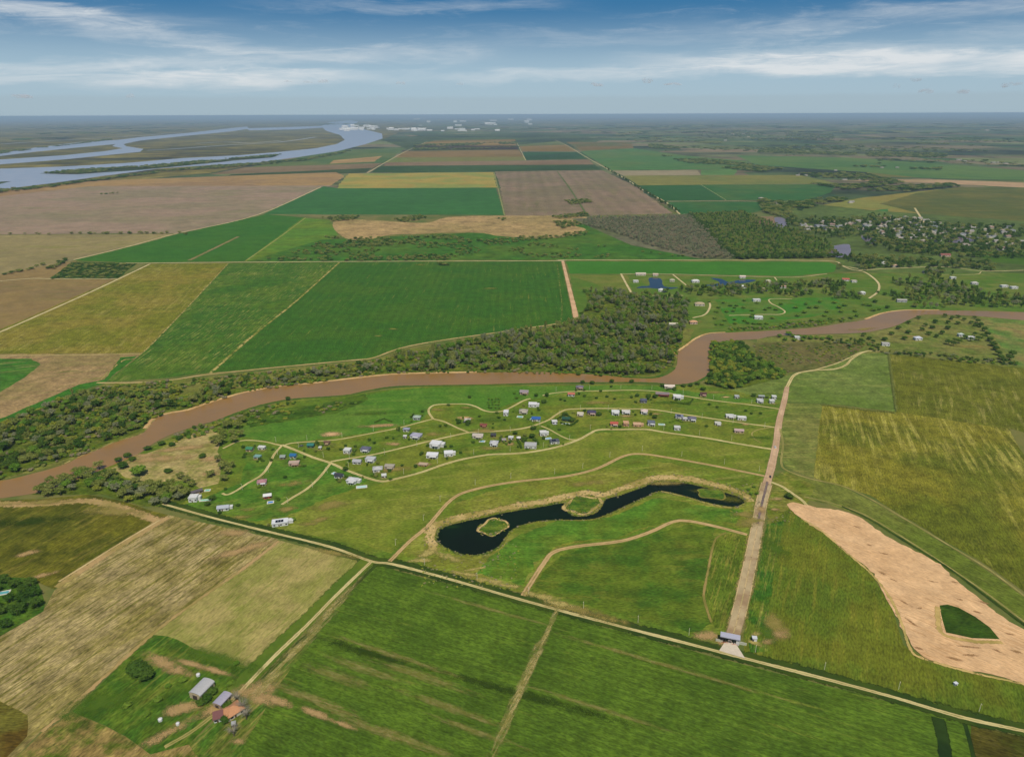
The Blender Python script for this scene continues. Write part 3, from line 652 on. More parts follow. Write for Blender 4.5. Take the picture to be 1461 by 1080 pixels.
strip('road', [(970, 306), (952, 290), (915, 270), (895, 257), (866, 241), (837, 225), (809, 208), (792, 200)], 9, WR)
strip('road', [(524, 247), (552, 231), (580, 216), (610, 202)], 10, WR); strip('road', [(738, 205), (750, 229)], 8, WR)
strip('track', [(105, 371), (180, 353), (250, 334), (370, 306), (458, 267)], 8, WR)
strip('track', [(350, 373), (400, 338), (436, 311)], 8, strip_mat('pale_lane', S(140, 140, 80), S(120, 128, 64), rag=.5, edge=.6))
strip('track', [(270, 372), (340, 338)], 18, strip_mat('bare_row', S(130, 116, 80), S(112, 110, 66), rag=.8, edge=.55))
strip('road', [(930, 288), (1036, 287), (1110, 289)], 8, WR); strip('road', [(1000, 264), (1036, 286)], 6, strip_mat('pale_lane', S(140, 150, 100), S(110, 130, 70), rag=.5, edge=.6))
strip('field_edge', [(705, 246), (720, 308)], 10, strip_mat('pale_lane', S(130, 130, 90), S(110, 120, 70), rag=.5, edge=.6))
strip('field_edge', [(795, 245), (812, 268), (838, 308)], 12, strip_mat('green_lane', S(92, 108, 60), S(82, 100, 54), rag=.7, edge=.6))
strip('field_edge', [(714, 267), (900, 266)], 10, strip_mat('green_lane', S(92, 108, 60), S(82, 100, 54), rag=.7, edge=.6))
# lanes of the estates
for pl, w in (([(886, 391), (895, 408), (905, 425), (911, 435)], 6), ([(886, 391), (960, 391.5), (1040, 394), (1130, 396), (1180, 391)], 4), ([(960, 392), (975, 404), (987, 413)], 5), ([(906, 422), (975, 422)], 4),
              ([(988, 454), (1006, 449), (1013, 438), (1012, 431)], 5), ([(1040, 450.5), (1090, 449), (1112, 449), (1120, 445), (1110, 438), (1100, 433), (1099, 427), (1130, 427)], 4), ([(1105, 396), (1109, 402), (1106, 408)], 4),
              ([(1200, 379), (1215, 385), (1232, 388), (1245, 396), (1254, 406), (1252, 417), (1240, 426)], 6), ([(1225, 386), (1280, 383), (1350, 381), (1400, 387), (1461, 386)], 6), ([(1330, 392), (1390, 392), (1400, 388)], 3)):
    strip('road', pl, w, WR, smooth=4)
strip('road', [(1305, 297), (1314, 311), (1318, 318)], 9, WR)

# ================================================================== BARE SOIL AND OTHER PATCHES
SANDY = field_mat(S(207, 169, 124), S(195, 157, 113), S(172, 132, 88), ang=-.75, streak=.7, across=2.2, along=40, patch=40, t0=.52, t1=.62, mott=.14, fine=.16, cover=(.3, .5), pedge=(.35, .65))
sheet('bare_soil', [(1122, 723), (1140, 720), (1160, 721.5), (1208, 729.6), (1249, 752), (1298, 780), (1347, 811), (1391, 848), (1436, 884), (1461, 901), (1560, 965), (1560, 1002), (1461, 976), (1387, 960), (1318, 940), (1299, 927), (1286, 889), (1269, 852), (1241, 817), (1208, 789), (1175, 760), (1143, 740)], SANDY, smooth=3, soft=True)
SEDGE = strip_mat('sand_edge', S(190, 162, 100), S(160, 144, 80), rag=.8, edge=.5, gap=.4)
strip('bare_soil', [(1143, 740), (1175, 760), (1208, 789), (1241, 817), (1269, 852), (1286, 889), (1299, 927), (1318, 940), (1387, 960), (1461, 976)], 4, SEDGE)
sheet('grass_island', [(1340, 864), (1352, 863), (1367, 867), (1391, 880), (1412, 895), (1426, 912), (1387, 911), (1350, 903), (1344, 884)], field_mat(S(50, 72, 14), S(58, 78, 18), patch=10, mott=.3, fine=.3), amp=.6)
strip('bare_soil', [(1338, 866), (1338, 885), (1345, 905), (1387, 915), (1430, 917)], 6, strip_mat('dry_margin', S(190, 160, 100), S(150, 132, 72), rag=.7, edge=.55))
RIDGE = patch_mat(S(160, 124, 84), S(146, 112, 74), rag=1.1, dens=.7, sc_=.5)
for x, y, a, b, r in ((1222, 752, 5, 2, -.5), (1240, 778, 4, 2, -.6), (1260, 790, 6, 2, -.4), (1258, 818, 6, 2.5, -.9), (1290, 860, 7, 2, -1.1), (1312, 868, 5, 2, .2), (1300, 888, 12, 1.6, -1.2), (1310, 925, 5, 2, -.6), (1360, 940, 8, 2.4, -.4), (1386, 935, 9, 2, -.1), (1425, 930, 7, 2, -.9), (1370, 856, 5, 2, -.4), (1404, 860, 6, 2, -.5), (1395, 874, 7, 1.6, -.5), (1440, 905, 5, 1.6, -.3), (1450, 930, 6, 2, -.4), (1330, 830, 6, 1.5, -.4), (1275, 828, 5, 1.5, -.8), (1362, 831, 5, 1.7, -.4), (1380, 923, 18, 1.5, -.15)):
    patch('bare_soil', x, y, a, b, r, RIDGE)
BARE = patch_mat(S(176, 144, 98), S(158, 132, 84), rag=1.0, dens=.9)
DRYP = patch_mat(S(150, 132, 74), S(132, 122, 62), rag=1.2, dens=.8)
LUSH = patch_mat(S(72, 100, 20), S(84, 106, 28), rag=1.0, dens=.8)
DARKP = patch_mat(S(58, 74, 22), S(48, 66, 18), rag=1.0, dens=.75)
STRAW = patch_mat(S(178, 160, 96), S(150, 136, 74), rag=1.5, dens=.9, sc_=.5)
ROWP = patch_mat(S(164, 150, 90), S(128, 122, 58), rag=1.6, dens=.5, streak=(12, 1.6), ang=RB)
ROWN = patch_mat(S(184, 166, 108), S(142, 134, 68), rag=1.6, dens=.6, streak=(14, 1.8), ang=RN)
PINKS = patch_mat(S(206, 168, 124), S(190, 150, 104), rag=.5, dens=1)
for M, L in ((PINKS, [(473, 620, 20, 11, .1), (664, 597, 16, 8, -.2), (1035, 567, 10, 4, 0), (548, 607, 14, 6, .2)]),
             (BARE, [(450, 1018, 20, 4, RB), (490, 1034, 16, 3, RB), (362, 985, 26, 12, .3), (375, 1000, 16, 7, -.4), (395, 1000, 22, 5, -.4), (232, 946, 30, 8, -.5), (255, 958, 18, 6, -.3), (275, 948, 30, 4, -.35), (310, 958, 24, 4, -.35), (262, 1010, 20, 9, .4), (240, 1045, 26, 7, .75), (340, 1058, 8, 5, 0), (305, 1012, 18, 8, .7), (1010, 908, 16, 8, 0), (1030, 918, 12, 6, 0), (1112, 905, 16, 10, .3), (1098, 915, 10, 5, .4), (40, 790, 16, 7, .4), (58, 822, 18, 6, .5), (345, 785, 40, 10, .55), (330, 760, 26, 9, 0), (1086, 727, 9, 10, 0), (1108, 712, 9, 5, 0), (1104, 727, 8, 4, 0), (230, 655, 55, 14, .15), (262, 640, 50, 10, .25), (205, 650, 28, 8, 0), (300, 655, 18, 10, 0), (300, 676, 14, 7, 0), (560, 634, 16, 6, 0), (540, 608, 40, 8, .1), (892, 594, 16, 6, 0), (604, 663, 14, 7, 0), (728, 634, 12, 7, 0), (1064, 606, 9, 4, 0), (936, 591, 14, 4, 0)]),
             (DRYP, [(800, 560, 0.1, .1, 0), (820, 870, 40, 8, -.3), (870, 884, 34, 8, -.3), (905, 560, .1, .1, 0), (690, 615, 26, 8, 0), (420, 690, 24, 9, .3), (560, 670, 36, 10, .2), (470, 722, 30, 12, .4), (620, 620, 18, 10, 0), (700, 640, 20, 8, 0), (410, 727, 24, 8, .2), (352, 728, 12, 5, 0), (345, 738, 14, 5, 0), (440, 748, 14, 5, 0), (455, 742, 20, 7, .4), (850, 575, 30, 8, 0), (620, 585, 20, 6, 0), (668, 582, 16, 5, 0), (1105, 890, 14, 20, .2), (1070, 745, 22, 12, .4), (1060, 735, 16, 8, 0), (950, 690, 30, 8, 0), (840, 690, 34, 8, .2), (1020, 560, 20, 6, 0), (990, 460, 28, 10, .4), (1300, 480, 50, 12, 0), (1390, 495, 60, 14, -.2), (1230, 470, 40, 10, .2), (160, 730, 50, 14, -.1), (60, 717, 60, 8, .1), (480, 790, 40, 6, -.3)]),
             (STRAW, [(668, 820, 28, 4, -.25), (700, 830, 34, 5, -.3), (725, 836, 24, 4, -.2), (640, 795, 24, 6, -.5), (612, 790, 20, 8, .4), (600, 800, 18, 5, 0), (680, 812, 22, 2.5, .3), (775, 852, 26, 6, -.3), (800, 862, 22, 5, -.3), (1082, 905, 8, 4, .4), (1078, 918, 10, 4, -.5)]),
             (LUSH, [(310, 940, 60, 10, -.35), (1104, 780, 14, 30, .2), (1095, 905, 9, 20, .2), (700, 600, 30, 10, 0), (960, 575, 40, 9, 0), (530, 590, 60, 10, .1), (140, 1005, 40, 18, .4), (1085, 625, 24, 8, 0), (640, 645, 30, 9, .2)]),
             (DARKP, [(740, 990, 120, 6, -.35), (520, 930, 60, 7, -.35), (40, 745, 60, 14, .1)]),
             (ROWN, [(480, 860, 50, 5, RN), (460, 885, 50, 6, RN), (432, 920, 50, 6, RN), (415, 935, 40, 6, RN), (382, 975, 30, 8, RN), (755, 960, 80, 4, RN + .1), (770, 930, 70, 3, RN + .1), (735, 1000, 90, 5, RN + .1), (780, 905, 60, 3.5, RN + .1)]),
             (ROWP, [(560, 935, 80, 4, RB), (520, 955, 50, 6, RB), (600, 965, 60, 6, RB), (470, 1010, 40, 5, RB), (530, 1040, 46, 5, RB), (590, 1060, 60, 5, RB), (440, 995, 60, 5, RB), (700, 870, 80, 3, RB), (900, 935, 90, 3, RB), (1000, 965, 90, 2.5, RB), (850, 1010, 80, 3, RB), (640, 1010, 60, 5, RB), (680, 1045, 50, 4, RB), (480, 965, 40, 7, RB)])):
    for x, y, a, b, r in L:
        if a > 1: patch({id(BARE): 'bare_soil', id(PINKS): 'bare_soil'}.get(id(M), 'grass_patch'), x, y, a, b, r, M)
# light scars in the far green fields
for x, y, a, b in ((600, 378, 22, 12), (560, 470, 18, 8), (540, 480, 12, 8), (700, 412, 26, 9)):
    patch('bare_soil', x, y, a, b, 0, patch_mat(S(140, 136, 76), S(110, 118, 50), rag=1.4, dens=.8, sc_=.8))

# ================================================================== TREES
def leaf_mat(name, A, B, sun_=.36, var=.3):
    m, t = new_mat(name)
    p = t.new('ShaderNodeNewGeometry').outputs['Position']
    rnd = t.new('ShaderNodeObjectInfo').outputs['Random']
    n = t.noise(p, 1 / 2.2, 3, .65)
    col = t.mix(t.m('ADD', t.m('MULTIPLY', rnd, .75), t.m('MULTIPLY', n, .3), clamp=True), A, B)
    col = t.gain(col, t.mr(n, .25, .75, 1 - var, 1 + var))
    d = t.new('ShaderNodeBsdfDiffuse'); t.put(d.inputs[0], col)
    tr = t.new('ShaderNodeBsdfTranslucent'); t.put(tr.inputs[0], t.gain(col, 1.15))
    mx = t.new('ShaderNodeMixShader'); mx.inputs[0].default_value = sun_
    t.l.new(d.outputs[0], mx.inputs[1]); t.l.new(tr.outputs[0], mx.inputs[2])
    t.l.new(mx.outputs[0], t.new('ShaderNodeOutputMaterial').inputs[0])
    return m
LF = {'olive': leaf_mat('olive_foliage', S(120, 132, 56), S(148, 150, 80)), 'green': leaf_mat('green_foliage', S(96, 136, 42), S(130, 150, 56)),
      'dark': leaf_mat('dark_foliage', S(64, 96, 34), S(92, 116, 44)), 'grey': leaf_mat('grey_green_foliage', S(124, 132, 92), S(150, 150, 112)),
      'yellow': leaf_mat('yellow_green_foliage', S(140, 150, 48), S(160, 158, 66)), 'brown': leaf_mat('brownish_foliage', S(148, 138, 104), S(160, 148, 116))}
BARK = plain('bark', S(96, 84, 70), .9, .1, .25, scale=2)

def leaves(lobes, n, size, rng, core=.74):
    """a crown: many small leaf sprays over several lobes, with solid cores added inside to block light"""
    wts = np.array([l[3] * l[3] for l in lobes]); wts /= wts.sum()
    V = []; Fc = []
    for k in rng.choice(len(lobes), n, p=wts):
        cx, cy, cz, r, sq = lobes[k]
        d = rng.normal(size=3); d /= np.linalg.norm(d)
        if d[2] < -.35: d[2] *= -1
        rr = r * (.72 + .36 * rng.random() ** .6)
        c = np.array((cx + d[0] * rr, cy + d[1] * rr, cz + d[2] * rr * sq))
        nn = d + rng.normal(size=3) * .55; nn[2] += .25; nn /= np.linalg.norm(nn)
        a = np.cross(nn, rng.normal(size=3)); a /= np.linalg.norm(a); b = np.cross(nn, a)
        s = size * rng.uniform(.6, 1.35); i = len(V)
        V += [c - a * s * .5, c + b * s * rng.uniform(.3, .5) + nn * s * .12, c + a * s * .5, c - b * s * rng.uniform(.3, .5) + nn * s * .08]
        Fc.append((i, i + 1, i + 2, i + 3))
    for cx, cy, cz, r, sq in lobes:  # solid core per lobe, added to stop light passing through the crown
        bm = bmesh.new(); bmesh.ops.create_icosphere(bm, subdivisions=1, radius=r * core)
        i = len(V); V += [np.array((cx + v.co.x * rng.uniform(.8, 1.1), cy + v.co.y * rng.uniform(.8, 1.1), cz + v.co.z * sq)) for v in bm.verts]
        Fc += [tuple(i + v.index for v in f.verts) for f in bm.faces]; bm.free()
    return V, Fc

def tube(V, Fc, p, q, r0, r1, n=6):
    p, q = np.array(p, float), np.array(q, float); d = q - p; d /= np.linalg.norm(d)
    a = np.cross(d, (0.3, .9, .1)); a /= np.linalg.norm(a); b = np.cross(d, a); i = len(V)
    for c, r in ((p, r0), (q, r1)):
        for k in range(n):
            w_ = 2 * math.pi * k / n; V.append(c + a * math.cos(w_) * r + b * math.sin(w_) * r)
    for k in range(n): Fc.append((i + k, i + (k + 1) % n, i + n + (k + 1) % n, i + n + k))
    Fc.append(tuple(i + n + k for k in range(n)))

# crown shapes in a unit of one metre for a tree ten metres tall
def crown(style, seed):
    g = np.random.default_rng(seed); L = []
    if style == 'round':
        L = [(0, 0, 5.6, 3.6, .85)] + [(2.3 * math.cos(a) * g.uniform(.8, 1.2), 2.3 * math.sin(a) * g.uniform(.8, 1.2), g.uniform(3.6, 6.6), g.uniform(1.6, 2.5), .9) for a in np.linspace(0, 5.6, 8)]
        V, Fc = leaves(L, 420, .95, g)
    elif style == 'open':
        L = [(g.uniform(-.8, .8), g.uniform(-.8, .8), 7.2, 2.2, .8)] + [(2.9 * math.cos(a) * g.uniform(.6, 1.2), 2.9 * math.sin(a) * g.uniform(.6, 1.2), g.uniform(4.2, 7.6), g.uniform(1.1, 2.1), .8) for a in np.linspace(0, 5.5, 9)]
        V, Fc = leaves(L, 380, .85, g, .6)
    elif style == 'tall':
        L = [(g.uniform(-.8, .8), g.uniform(-.8, .8), z, r, 1.1) for z, r in ((3.4, 1.5), (4.8, 2.0), (6.4, 2.1), (7.8, 1.7), (9.1, 1.1))] + [(1.5 * math.cos(a), 1.5 * math.sin(a), g.uniform(4, 7.5), 1.2, 1.1) for a in (0.4, 2.4, 4.6)]
        V, Fc = leaves(L, 320, .85, g, .62)
    elif style == 'bush':
        L = [(g.uniform(-1.2, 1.2), g.uniform(-1.2, 1.2), 1.5, g.uniform(1.2, 1.8), .85) for _ in range(4)]
        V, Fc = leaves(L, 150, .62, g, .8)
    return V, Fc
def trunk(style, seed):
    g = np.random.default_rng(seed + 50); V, Fc = [], []
    top = {'round': 4.2, 'open': 4.6, 'tall': 7.0, 'bush': .9}[style]
    tube(V, Fc, (0, 0, -.3), (g.uniform(-.25, .25), g.uniform(-.25, .25), top), .34, .2)
    for a in (.3, 2.2, 4.4): tube(V, Fc, (0, 0, top * .72), (1.7 * math.cos(a), 1.7 * math.sin(a), top * 1.25), .16, .06, 5)
    return V, Fc
CR, TK = {}, {}
for st in ('round', 'open', 'tall', 'bush'):
    for k in range(3):
        V, Fc = crown(st, 11 * k + len(st)); CR[st, k] = (V, Fc)
        TK[st, k] = mesh('trunk', *trunk(st, k)); TK[st, k].materials.append(BARK)
CM_ = {}
def crown_mesh(st, k, leaf):
    if (st, k, leaf) not in CM_:
        me = mesh('crown', *CR[st, k]); me.materials.append(LF[leaf]); CM_[st, k, leaf] = me
    return CM_[st, k, leaf]

TREES = []
def tree(x, y, h, wd, st, leaf, label, group, cat='tree', name='tree', k=None):
    k = random.randrange(3) if k is None else k
    rz = random.uniform(0, 6.28)
    e = empty(name, (x, y, 0), rz); e.scale = (wd / 8.0, wd / 8.0, h / (10.0 if st != 'bush' else 3.2))
    if st == 'bush': e.scale = (wd / 5.0, wd / 5.0, h / 3.2)
    c = bpy.data.objects.new('crown', crown_mesh(st, k, leaf)); COL.objects.link(c); c.parent = e
    b = bpy.data.objects.new('trunk' if st != 'bush' else 'stem', TK[st, k]); COL.objects.link(b); b.parent = e
    tag(e, label, cat, group); TREES.append(e)
    return e

# --- woods nobody could count: one object each, set out with instances
SRC = bpy.data.collections.new('wood_sources')
PROTO = {}
def proto(st, k, leaf):
    key = (st, k, leaf)
    if key not in PROTO:
        V, Fc = CR[st, k]; tv, tf = trunk(st, k); n = len(V)
        me = mesh('wood_tree', list(V) + list(tv), list(Fc) + [tuple(i + n for i in f) for f in tf], [0] * len(Fc) + [1] * len(tf))
        me.materials.append(LF[leaf]); me.materials.append(BARK)
        o = bpy.data.objects.new('wood_tree', me); PROTO[key] = o
    return PROTO[key]
def wood(name, pts, kinds, label, cat):
    """pts: x, y, height, width; kinds: weighted (style, leaf)"""
    c = bpy.data.collections.new(name + '_source'); srcs = []
    for st, leaf in sorted(set(kinds)):
        for k in range(2):
            o = proto(st, k, leaf).copy(); c.objects.link(o); srcs.append((st, leaf, o))
    order = {o.name: i for i, o in enumerate(sorted((q[2] for q in srcs), key=lambda q: q.name))}
    pick = {}
    for st, leaf, o in srcs: pick.setdefault((st, leaf), []).append(order[o.name])
    n = len(pts); me = bpy.data.meshes.new(name)
    me.from_pydata([(p[0], p[1], 0) for p in pts], [], [])
    ix = me.attributes.new('pick', 'INT', 'POINT'); rz = me.attributes.new('turn', 'FLOAT_VECTOR', 'POINT'); sz = me.attributes.new('size', 'FLOAT_VECTOR', 'POINT')
    for i, p in enumerate(pts):
        kd = p[4] if len(p) > 4 else random.choice(kinds)
        ix.data[i].value = random.choice(pick[kd]); rz.data[i].vector = (random.uniform(-.06, .06), random.uniform(-.06, .06), random.uniform(0, 6.28))
        if kd[0] == 'bush': sz.data[i].vector = (p[3] / 5.0, p[3] / 5.0, p[2] / 3.2)
        else: sz.data[i].vector = (p[3] / 8.0, p[3] / 8.0, p[2] / 10.0)
    o = bpy.data.objects.new(name, me); COL.objects.link(o)
    ng = bpy.data.node_groups.new(name + '_setting_out', 'GeometryNodeTree')
    ng.interface.new_socket('Geometry', in_out='INPUT', socket_type='NodeSocketGeometry'); ng.interface.new_socket('Geometry', in_out='OUTPUT', socket_type='NodeSocketGeometry')
    N = ng.nodes; Lk = ng.links
    gi = N.new('NodeGroupInput'); go = N.new('NodeGroupOutput'); ip = N.new('GeometryNodeInstanceOnPoints'); ci = N.new('GeometryNodeCollectionInfo')
    ci.inputs['Collection'].default_value = c; ci.inputs['Separate Children'].default_value = True; ci.inputs['Reset Children'].default_value = True
    def attr(nm, ty):
        a = N.new('GeometryNodeInputNamedAttribute'); a.data_type = ty; a.inputs['Name'].default_value = nm; return a.outputs['Attribute']
    Lk.new(gi.outputs[0], ip.inputs['Points']); Lk.new(ci.outputs[0], ip.inputs['Instance']); ip.inputs['Pick Instance'].default_value = True
    Lk.new(attr('pick', 'INT'), ip.inputs['Instance Index']); Lk.new(attr('size', 'FLOAT_VECTOR'), ip.inputs['Scale'])
    er = N.new('FunctionNodeEulerToRotation'); Lk.new(attr('turn', 'FLOAT_VECTOR'), er.inputs[0]); Lk.new(er.outputs[0], ip.inputs['Rotation'])
    Lk.new(ip.outputs[0], go.inputs[0])
    md = o.modifiers.new('trees', 'NODES'); md.node_group = ng
    o['label'] = label; o['category'] = cat; o['kind'] = 'stuff'
    return o
U = random.uniform
def hw(pts, h, wd): return [(x, y, U(*h), U(*wd)) for x, y in pts]

# ---- the riverside wood: the nearest trees each a thing, the rest one mass
T1 = [(-60, 612), (0, 604), (60, 588), (110, 562), (150, 560), (235, 562), (290, 556), (345, 547), (420, 535), (500, 524), (560, 518), (560, 530), (520, 536), (440, 545), (350, 558), (270, 580), (220, 594), (205, 612), (160, 626), (110, 648), (85, 660), (20, 678), (0, 682), (-60, 690)]
T1s = [(150, 560), (235, 556), (300, 545), (420, 530), (500, 520), (500, 526), (420, 537), (345, 548), (290, 558), (235, 575), (150, 600), (110, 575)]
T2 = [(560, 510), (640, 494), (760, 472), (822, 463), (845, 432), (832, 416), (868, 414), (925, 432), (960, 432), (984, 452), (972, 488), (955, 500), (962, 522), (945, 532), (900, 537), (780, 529), (680, 530), (560, 531)]
RIV = [(x, y, U(5, 13), U(5.5, 11), random.choice([('open', 'olive'), ('open', 'dark'), ('round', 'green'), ('open', 'grey'), ('round', 'olive'), ('tall', 'olive'), ('round', 'dark'), ('open', 'yellow')])) for x, y in scatter(T1, 8.8, grain=(38, -.18))]
RIV += [(x, y, U(7, 17), U(6, 11), random.choice([('open', 'olive'), ('tall', 'grey'), ('open', 'grey'), ('tall', 'olive'), ('open', 'green'), ('round', 'olive'), ('open', 'dark'), ('round', 'green')])) for x, y in scatter(T2, 8.5, grain=(42, -.14))]
RIV.sort(key=lambda p: p[0] ** 2 + p[1] ** 2)
NEAR = 40
for x, y, h, wd, (st, lf) in RIV[:NEAR]:
    tree(x, y, h, wd, st, lf, f"{'tall ' if h > 11.5 else ''}{ {'olive': 'olive green', 'green': 'fresh green', 'grey': 'grey green', 'dark': 'dark green', 'yellow': 'yellow green'}[lf] } {'loose-crowned' if st == 'open' else 'round-crowned' if st == 'round' else 'upright'} tree in the dense far-bank wood of the brown river", 'trees of the riverside wood')
wood('riverside_wood', RIV[NEAR:], [(a, b) for a in ('open', 'round', 'tall') for b in ('olive', 'green', 'grey', 'dark', 'yellow')], 'dense olive riverside wood along the far bank of the brown river', 'wood')
SCR = hw(scatter([(-60, 640), (0, 606), (110, 560), (150, 552), (300, 540), (420, 528), (540, 514), (700, 484), (822, 462), (960, 432), (972, 490), (960, 525), (900, 538), (700, 532), (540, 534), (350, 560), (220, 598), (120, 650), (0, 684), (-60, 690)], 6.2, 9000, grain=(30, -.22)), (1.5, 5), (3, 8))
SCR += hw(scatter([(345, 602), (400, 586), (470, 577), (520, 566), (522, 571), (470, 589), (410, 597), (360, 610)], 7, grain=(25, -.1)), (1.5, 3.2), (4, 8))
SCR += hw(scatter([(245, 622), (282, 608), (310, 602), (345, 590), (420, 571), (424, 575), (350, 600), (320, 612), (290, 622), (250, 632)], 6), (2, 4.5), (4, 7))
SCR += hw(scatter([(1075, 490), (1140, 487), (1235, 492), (1205, 516), (1160, 527), (1120, 532), (1080, 520)], 9, grain=(40, -.1)), (1, 2.4), (3, 6))
SCR += hw(scatter([(1040, 468), (1106, 466), (1160, 459), (1205, 455), (1205, 459), (1158, 466), (1106, 470), (1040, 473)], 6), (2, 4), (4, 7))
SCR += [(x, y, U(3, 7), U(6, 9), ('bush', random.choice(('green', 'green', 'dark', 'dark', 'yellow')))) for x, y in scatter([(1016, 492), (1046, 487), (1065, 494), (1078, 512), (1100, 522), (1122, 533), (1112, 541), (1075, 542), (1062, 552), (1035, 556), (1005, 547), (1014, 526), (1012, 506)], 5.5)]
wood('riverside_scrub', SCR, [('bush', 'olive'), ('bush', 'green'), ('bush', 'yellow'), ('bush', 'brown'), ('bush', 'green'), ('bush', 'dark')], 'low olive scrub scattered along the banks of the brown river', 'scrub')

# ---- the bright clump inside the bend
T3 = [(1016, 492), (1046, 487), (1065, 494), (1078, 512), (1100, 522), (1122, 533), (1112, 541), (1075, 542), (1062, 552), (1035, 556), (1005, 547), (1014, 526), (1012, 506)]
for x, y in scatter(T3, 13)[:48]:
    lf = random.choice(['green', 'green', 'dark', 'yellow'])
    st = random.choice(['round', 'round', 'open'])
    tree(x, y, U(7, 11), U(8, 11), st, lf, f"{ {'green': 'bright green', 'dark': 'dark green', 'yellow': 'yellowish green'}[lf] } {'round' if st == 'round' else 'loose'} tree in the clump inside the bend of the brown river", 'trees of the clump in the river bend')

# ---- trees traced one by one
GARDEN = []   # (px, py, height, width, style, leaf); named after the nearest house further down
def tr(lst, h, wd, st, leaf):
    for px, py in lst: GARDEN.append((px, py, h * U(.85, 1.15), wd * U(.85, 1.15), st, leaf))
tr([(670, 568), (737, 569), (684, 595), (720, 600), (712, 597), (769, 586), (800, 571), (806, 573), (834, 566), (851, 569), (798, 614), (675, 632), (857, 559), (872, 553), (866, 567), (901, 568), (925, 569), (907, 575), (1012, 578), (1023, 582), (1064, 587), (1072, 591), (1085, 591), (1008, 609), (877, 570), (603, 588), (587, 596), (569, 612), (552, 626), (527, 629), (506, 644), (507, 638), (534, 633), (493, 637), (610, 637), (632, 631), (644, 638), (628, 609), (636, 608), (653, 605), (667, 607), (602, 648), (340, 722), (314, 733), (322, 699), (348, 653), (371, 656), (407, 682), (640, 579), (714, 629), (1094, 568), (983, 577), (441, 637), (669, 567)], 3.2, 4.2, 'round', 'dark')
tr([(655, 604), (668, 605), (765, 566), (776, 575), (761, 613), (759, 625), (816, 602), (806, 593), (854, 593), (831, 547), (934, 568), (934, 597), (995, 549), (975, 552), (945, 552), (873, 546), (901, 546), (1075, 566), (303, 713), (296, 721), (493, 672), (925, 567), (909, 566), (845, 548), (1003, 557), (985, 552), (962, 556), (780, 566), (748, 630), (735, 620)], 5.5, 6.5, 'round', 'dark')
tr([(697 + 5 * i + U(-1, 1), 571 + 4 * j + U(-1, 1)) for i in range(4) for j in range(4)], 3, 3.2, 'open', 'green')
tr([(411, 571), (239, 674), (169, 658), (189, 657), (182, 652), (211, 642), (231, 635), (246, 636), (257, 626), (267, 622), (241, 674), (289, 653)], 5, 7.5, 'round', 'dark')
tr([(199, 678), (168, 698)], 11, 15, 'round', 'green')
tr([(179, 702), (192, 700), (176, 668)], 8, 10, 'round', 'dark')
tr([(208, 706), (223, 706), (233, 712), (215, 694), (228, 698), (244, 695), (253, 706), (261, 709), (200, 712)], 10, 10, 'open', 'olive')
tr([(267, 688), (274, 694), (301, 680), (312, 660), (319, 669), (326, 677), (320, 686), (258, 683), (331, 668)], 9, 9, 'open', 'olive')
tr([(306, 632), (313, 637), (319, 624), (332, 624), (325, 612), (340, 612), (344, 624), (318, 634), (334, 632), (345, 604)], 11, 10, 'open', 'olive')
tr([(73, 692), (67, 703), (93, 688), (82, 696), (56, 705), (133, 677), (142, 670), (111, 675), (151, 685), (167, 688), (120, 682), (104, 690), (160, 680), (128, 690), (145, 694)], 9.5, 9.5, 'open', 'olive')
tr([(140, 700), (184, 716), (250, 697)], 7, 8, 'open', 'yellow')
T4 = [(48, 704), (74, 690), (120, 672), (150, 668), (188, 690), (236, 692), (270, 702), (266, 713), (240, 722), (202, 720), (150, 705), (104, 703), (64, 711)]
T4P = scatter(T4, 10.5)[:46]
# the corner garden at the left edge
tr([(22, 838), (34, 846), (8, 832), (44, 836), (50, 850), (14, 858), (-6, 846), (40, 864), (25, 876), (52, 866), (4, 874), (10, 894), (32, 858), (-8, 870)], 8, 9.5, 'open', 'dark')
# the farmyard
tr([(202, 962), (194, 956), (210, 968)], 7, 11, 'round', 'dark')
tr([(303, 990), (288, 1005), (326, 1011), (296, 1000), (322, 1030)], 5, 6.5, 'round', 'dark')
tr([(262, 972), (240, 980), (338, 948), (330, 976), (226, 1000), (182, 1008), (210, 1020)], 3, 4.5, 'round', 'green')
tr([(1127, 712), (1124, 710)], 6, 6, 'round', 'dark')
tr([(1076, 696), (1068, 700), (1072, 706), (1080, 706)], 3, 4, 'open', 'green')
# the orchard and gardens over the river
tr([(1012, 432), (1042, 437), (1048, 440), (1037, 446), (1032, 433), (1051, 437), (1061, 440), (1046, 445), (1062, 430), (1073, 444), (1074, 450), (1072, 453), (1080, 433), (1076, 463), (1094, 463), (1102, 455), (1092, 443), (1098, 440), (1107, 443), (1114, 435), (1048, 457), (1049, 463), (1062, 459), (1067, 462), (1117, 463), (1025, 440), (1022, 446), (1020, 455), (1030, 464), (1034, 458), (1022, 464), (1084, 463)], 4.5, 8, 'round', 'green')
NG = len(GARDEN)
tr([(1150, 435), (1155, 440), (1148, 447), (1135, 440), (1138, 452), (1165, 440), (1170, 432), (1190, 433), (1197, 440), (1200, 446), (1220, 445), (1222, 452), (1214, 455), (1232, 436), (1240, 437), (1246, 444), (1254, 443), (1180, 446), (1185, 456), (1170, 460), (1158, 459), (1140, 462), (1126, 462), (1176, 452), (1205, 437)], 6, 9, 'round', 'green')
tr([(1252, 418), (1262, 421), (1275, 428), (1288, 420), (1300, 420), (1312, 432), (1266, 440), (1248, 432)], 6, 8, 'round', 'dark')
tr([(1125, 478), (1131, 481), (1140, 482), (1148, 483), (1156, 484), (1165, 484), (1173, 485), (1183, 484), (1112, 481), (1145, 487), (1133, 487), (1120, 486)], 6.5, 9, 'round', 'green')
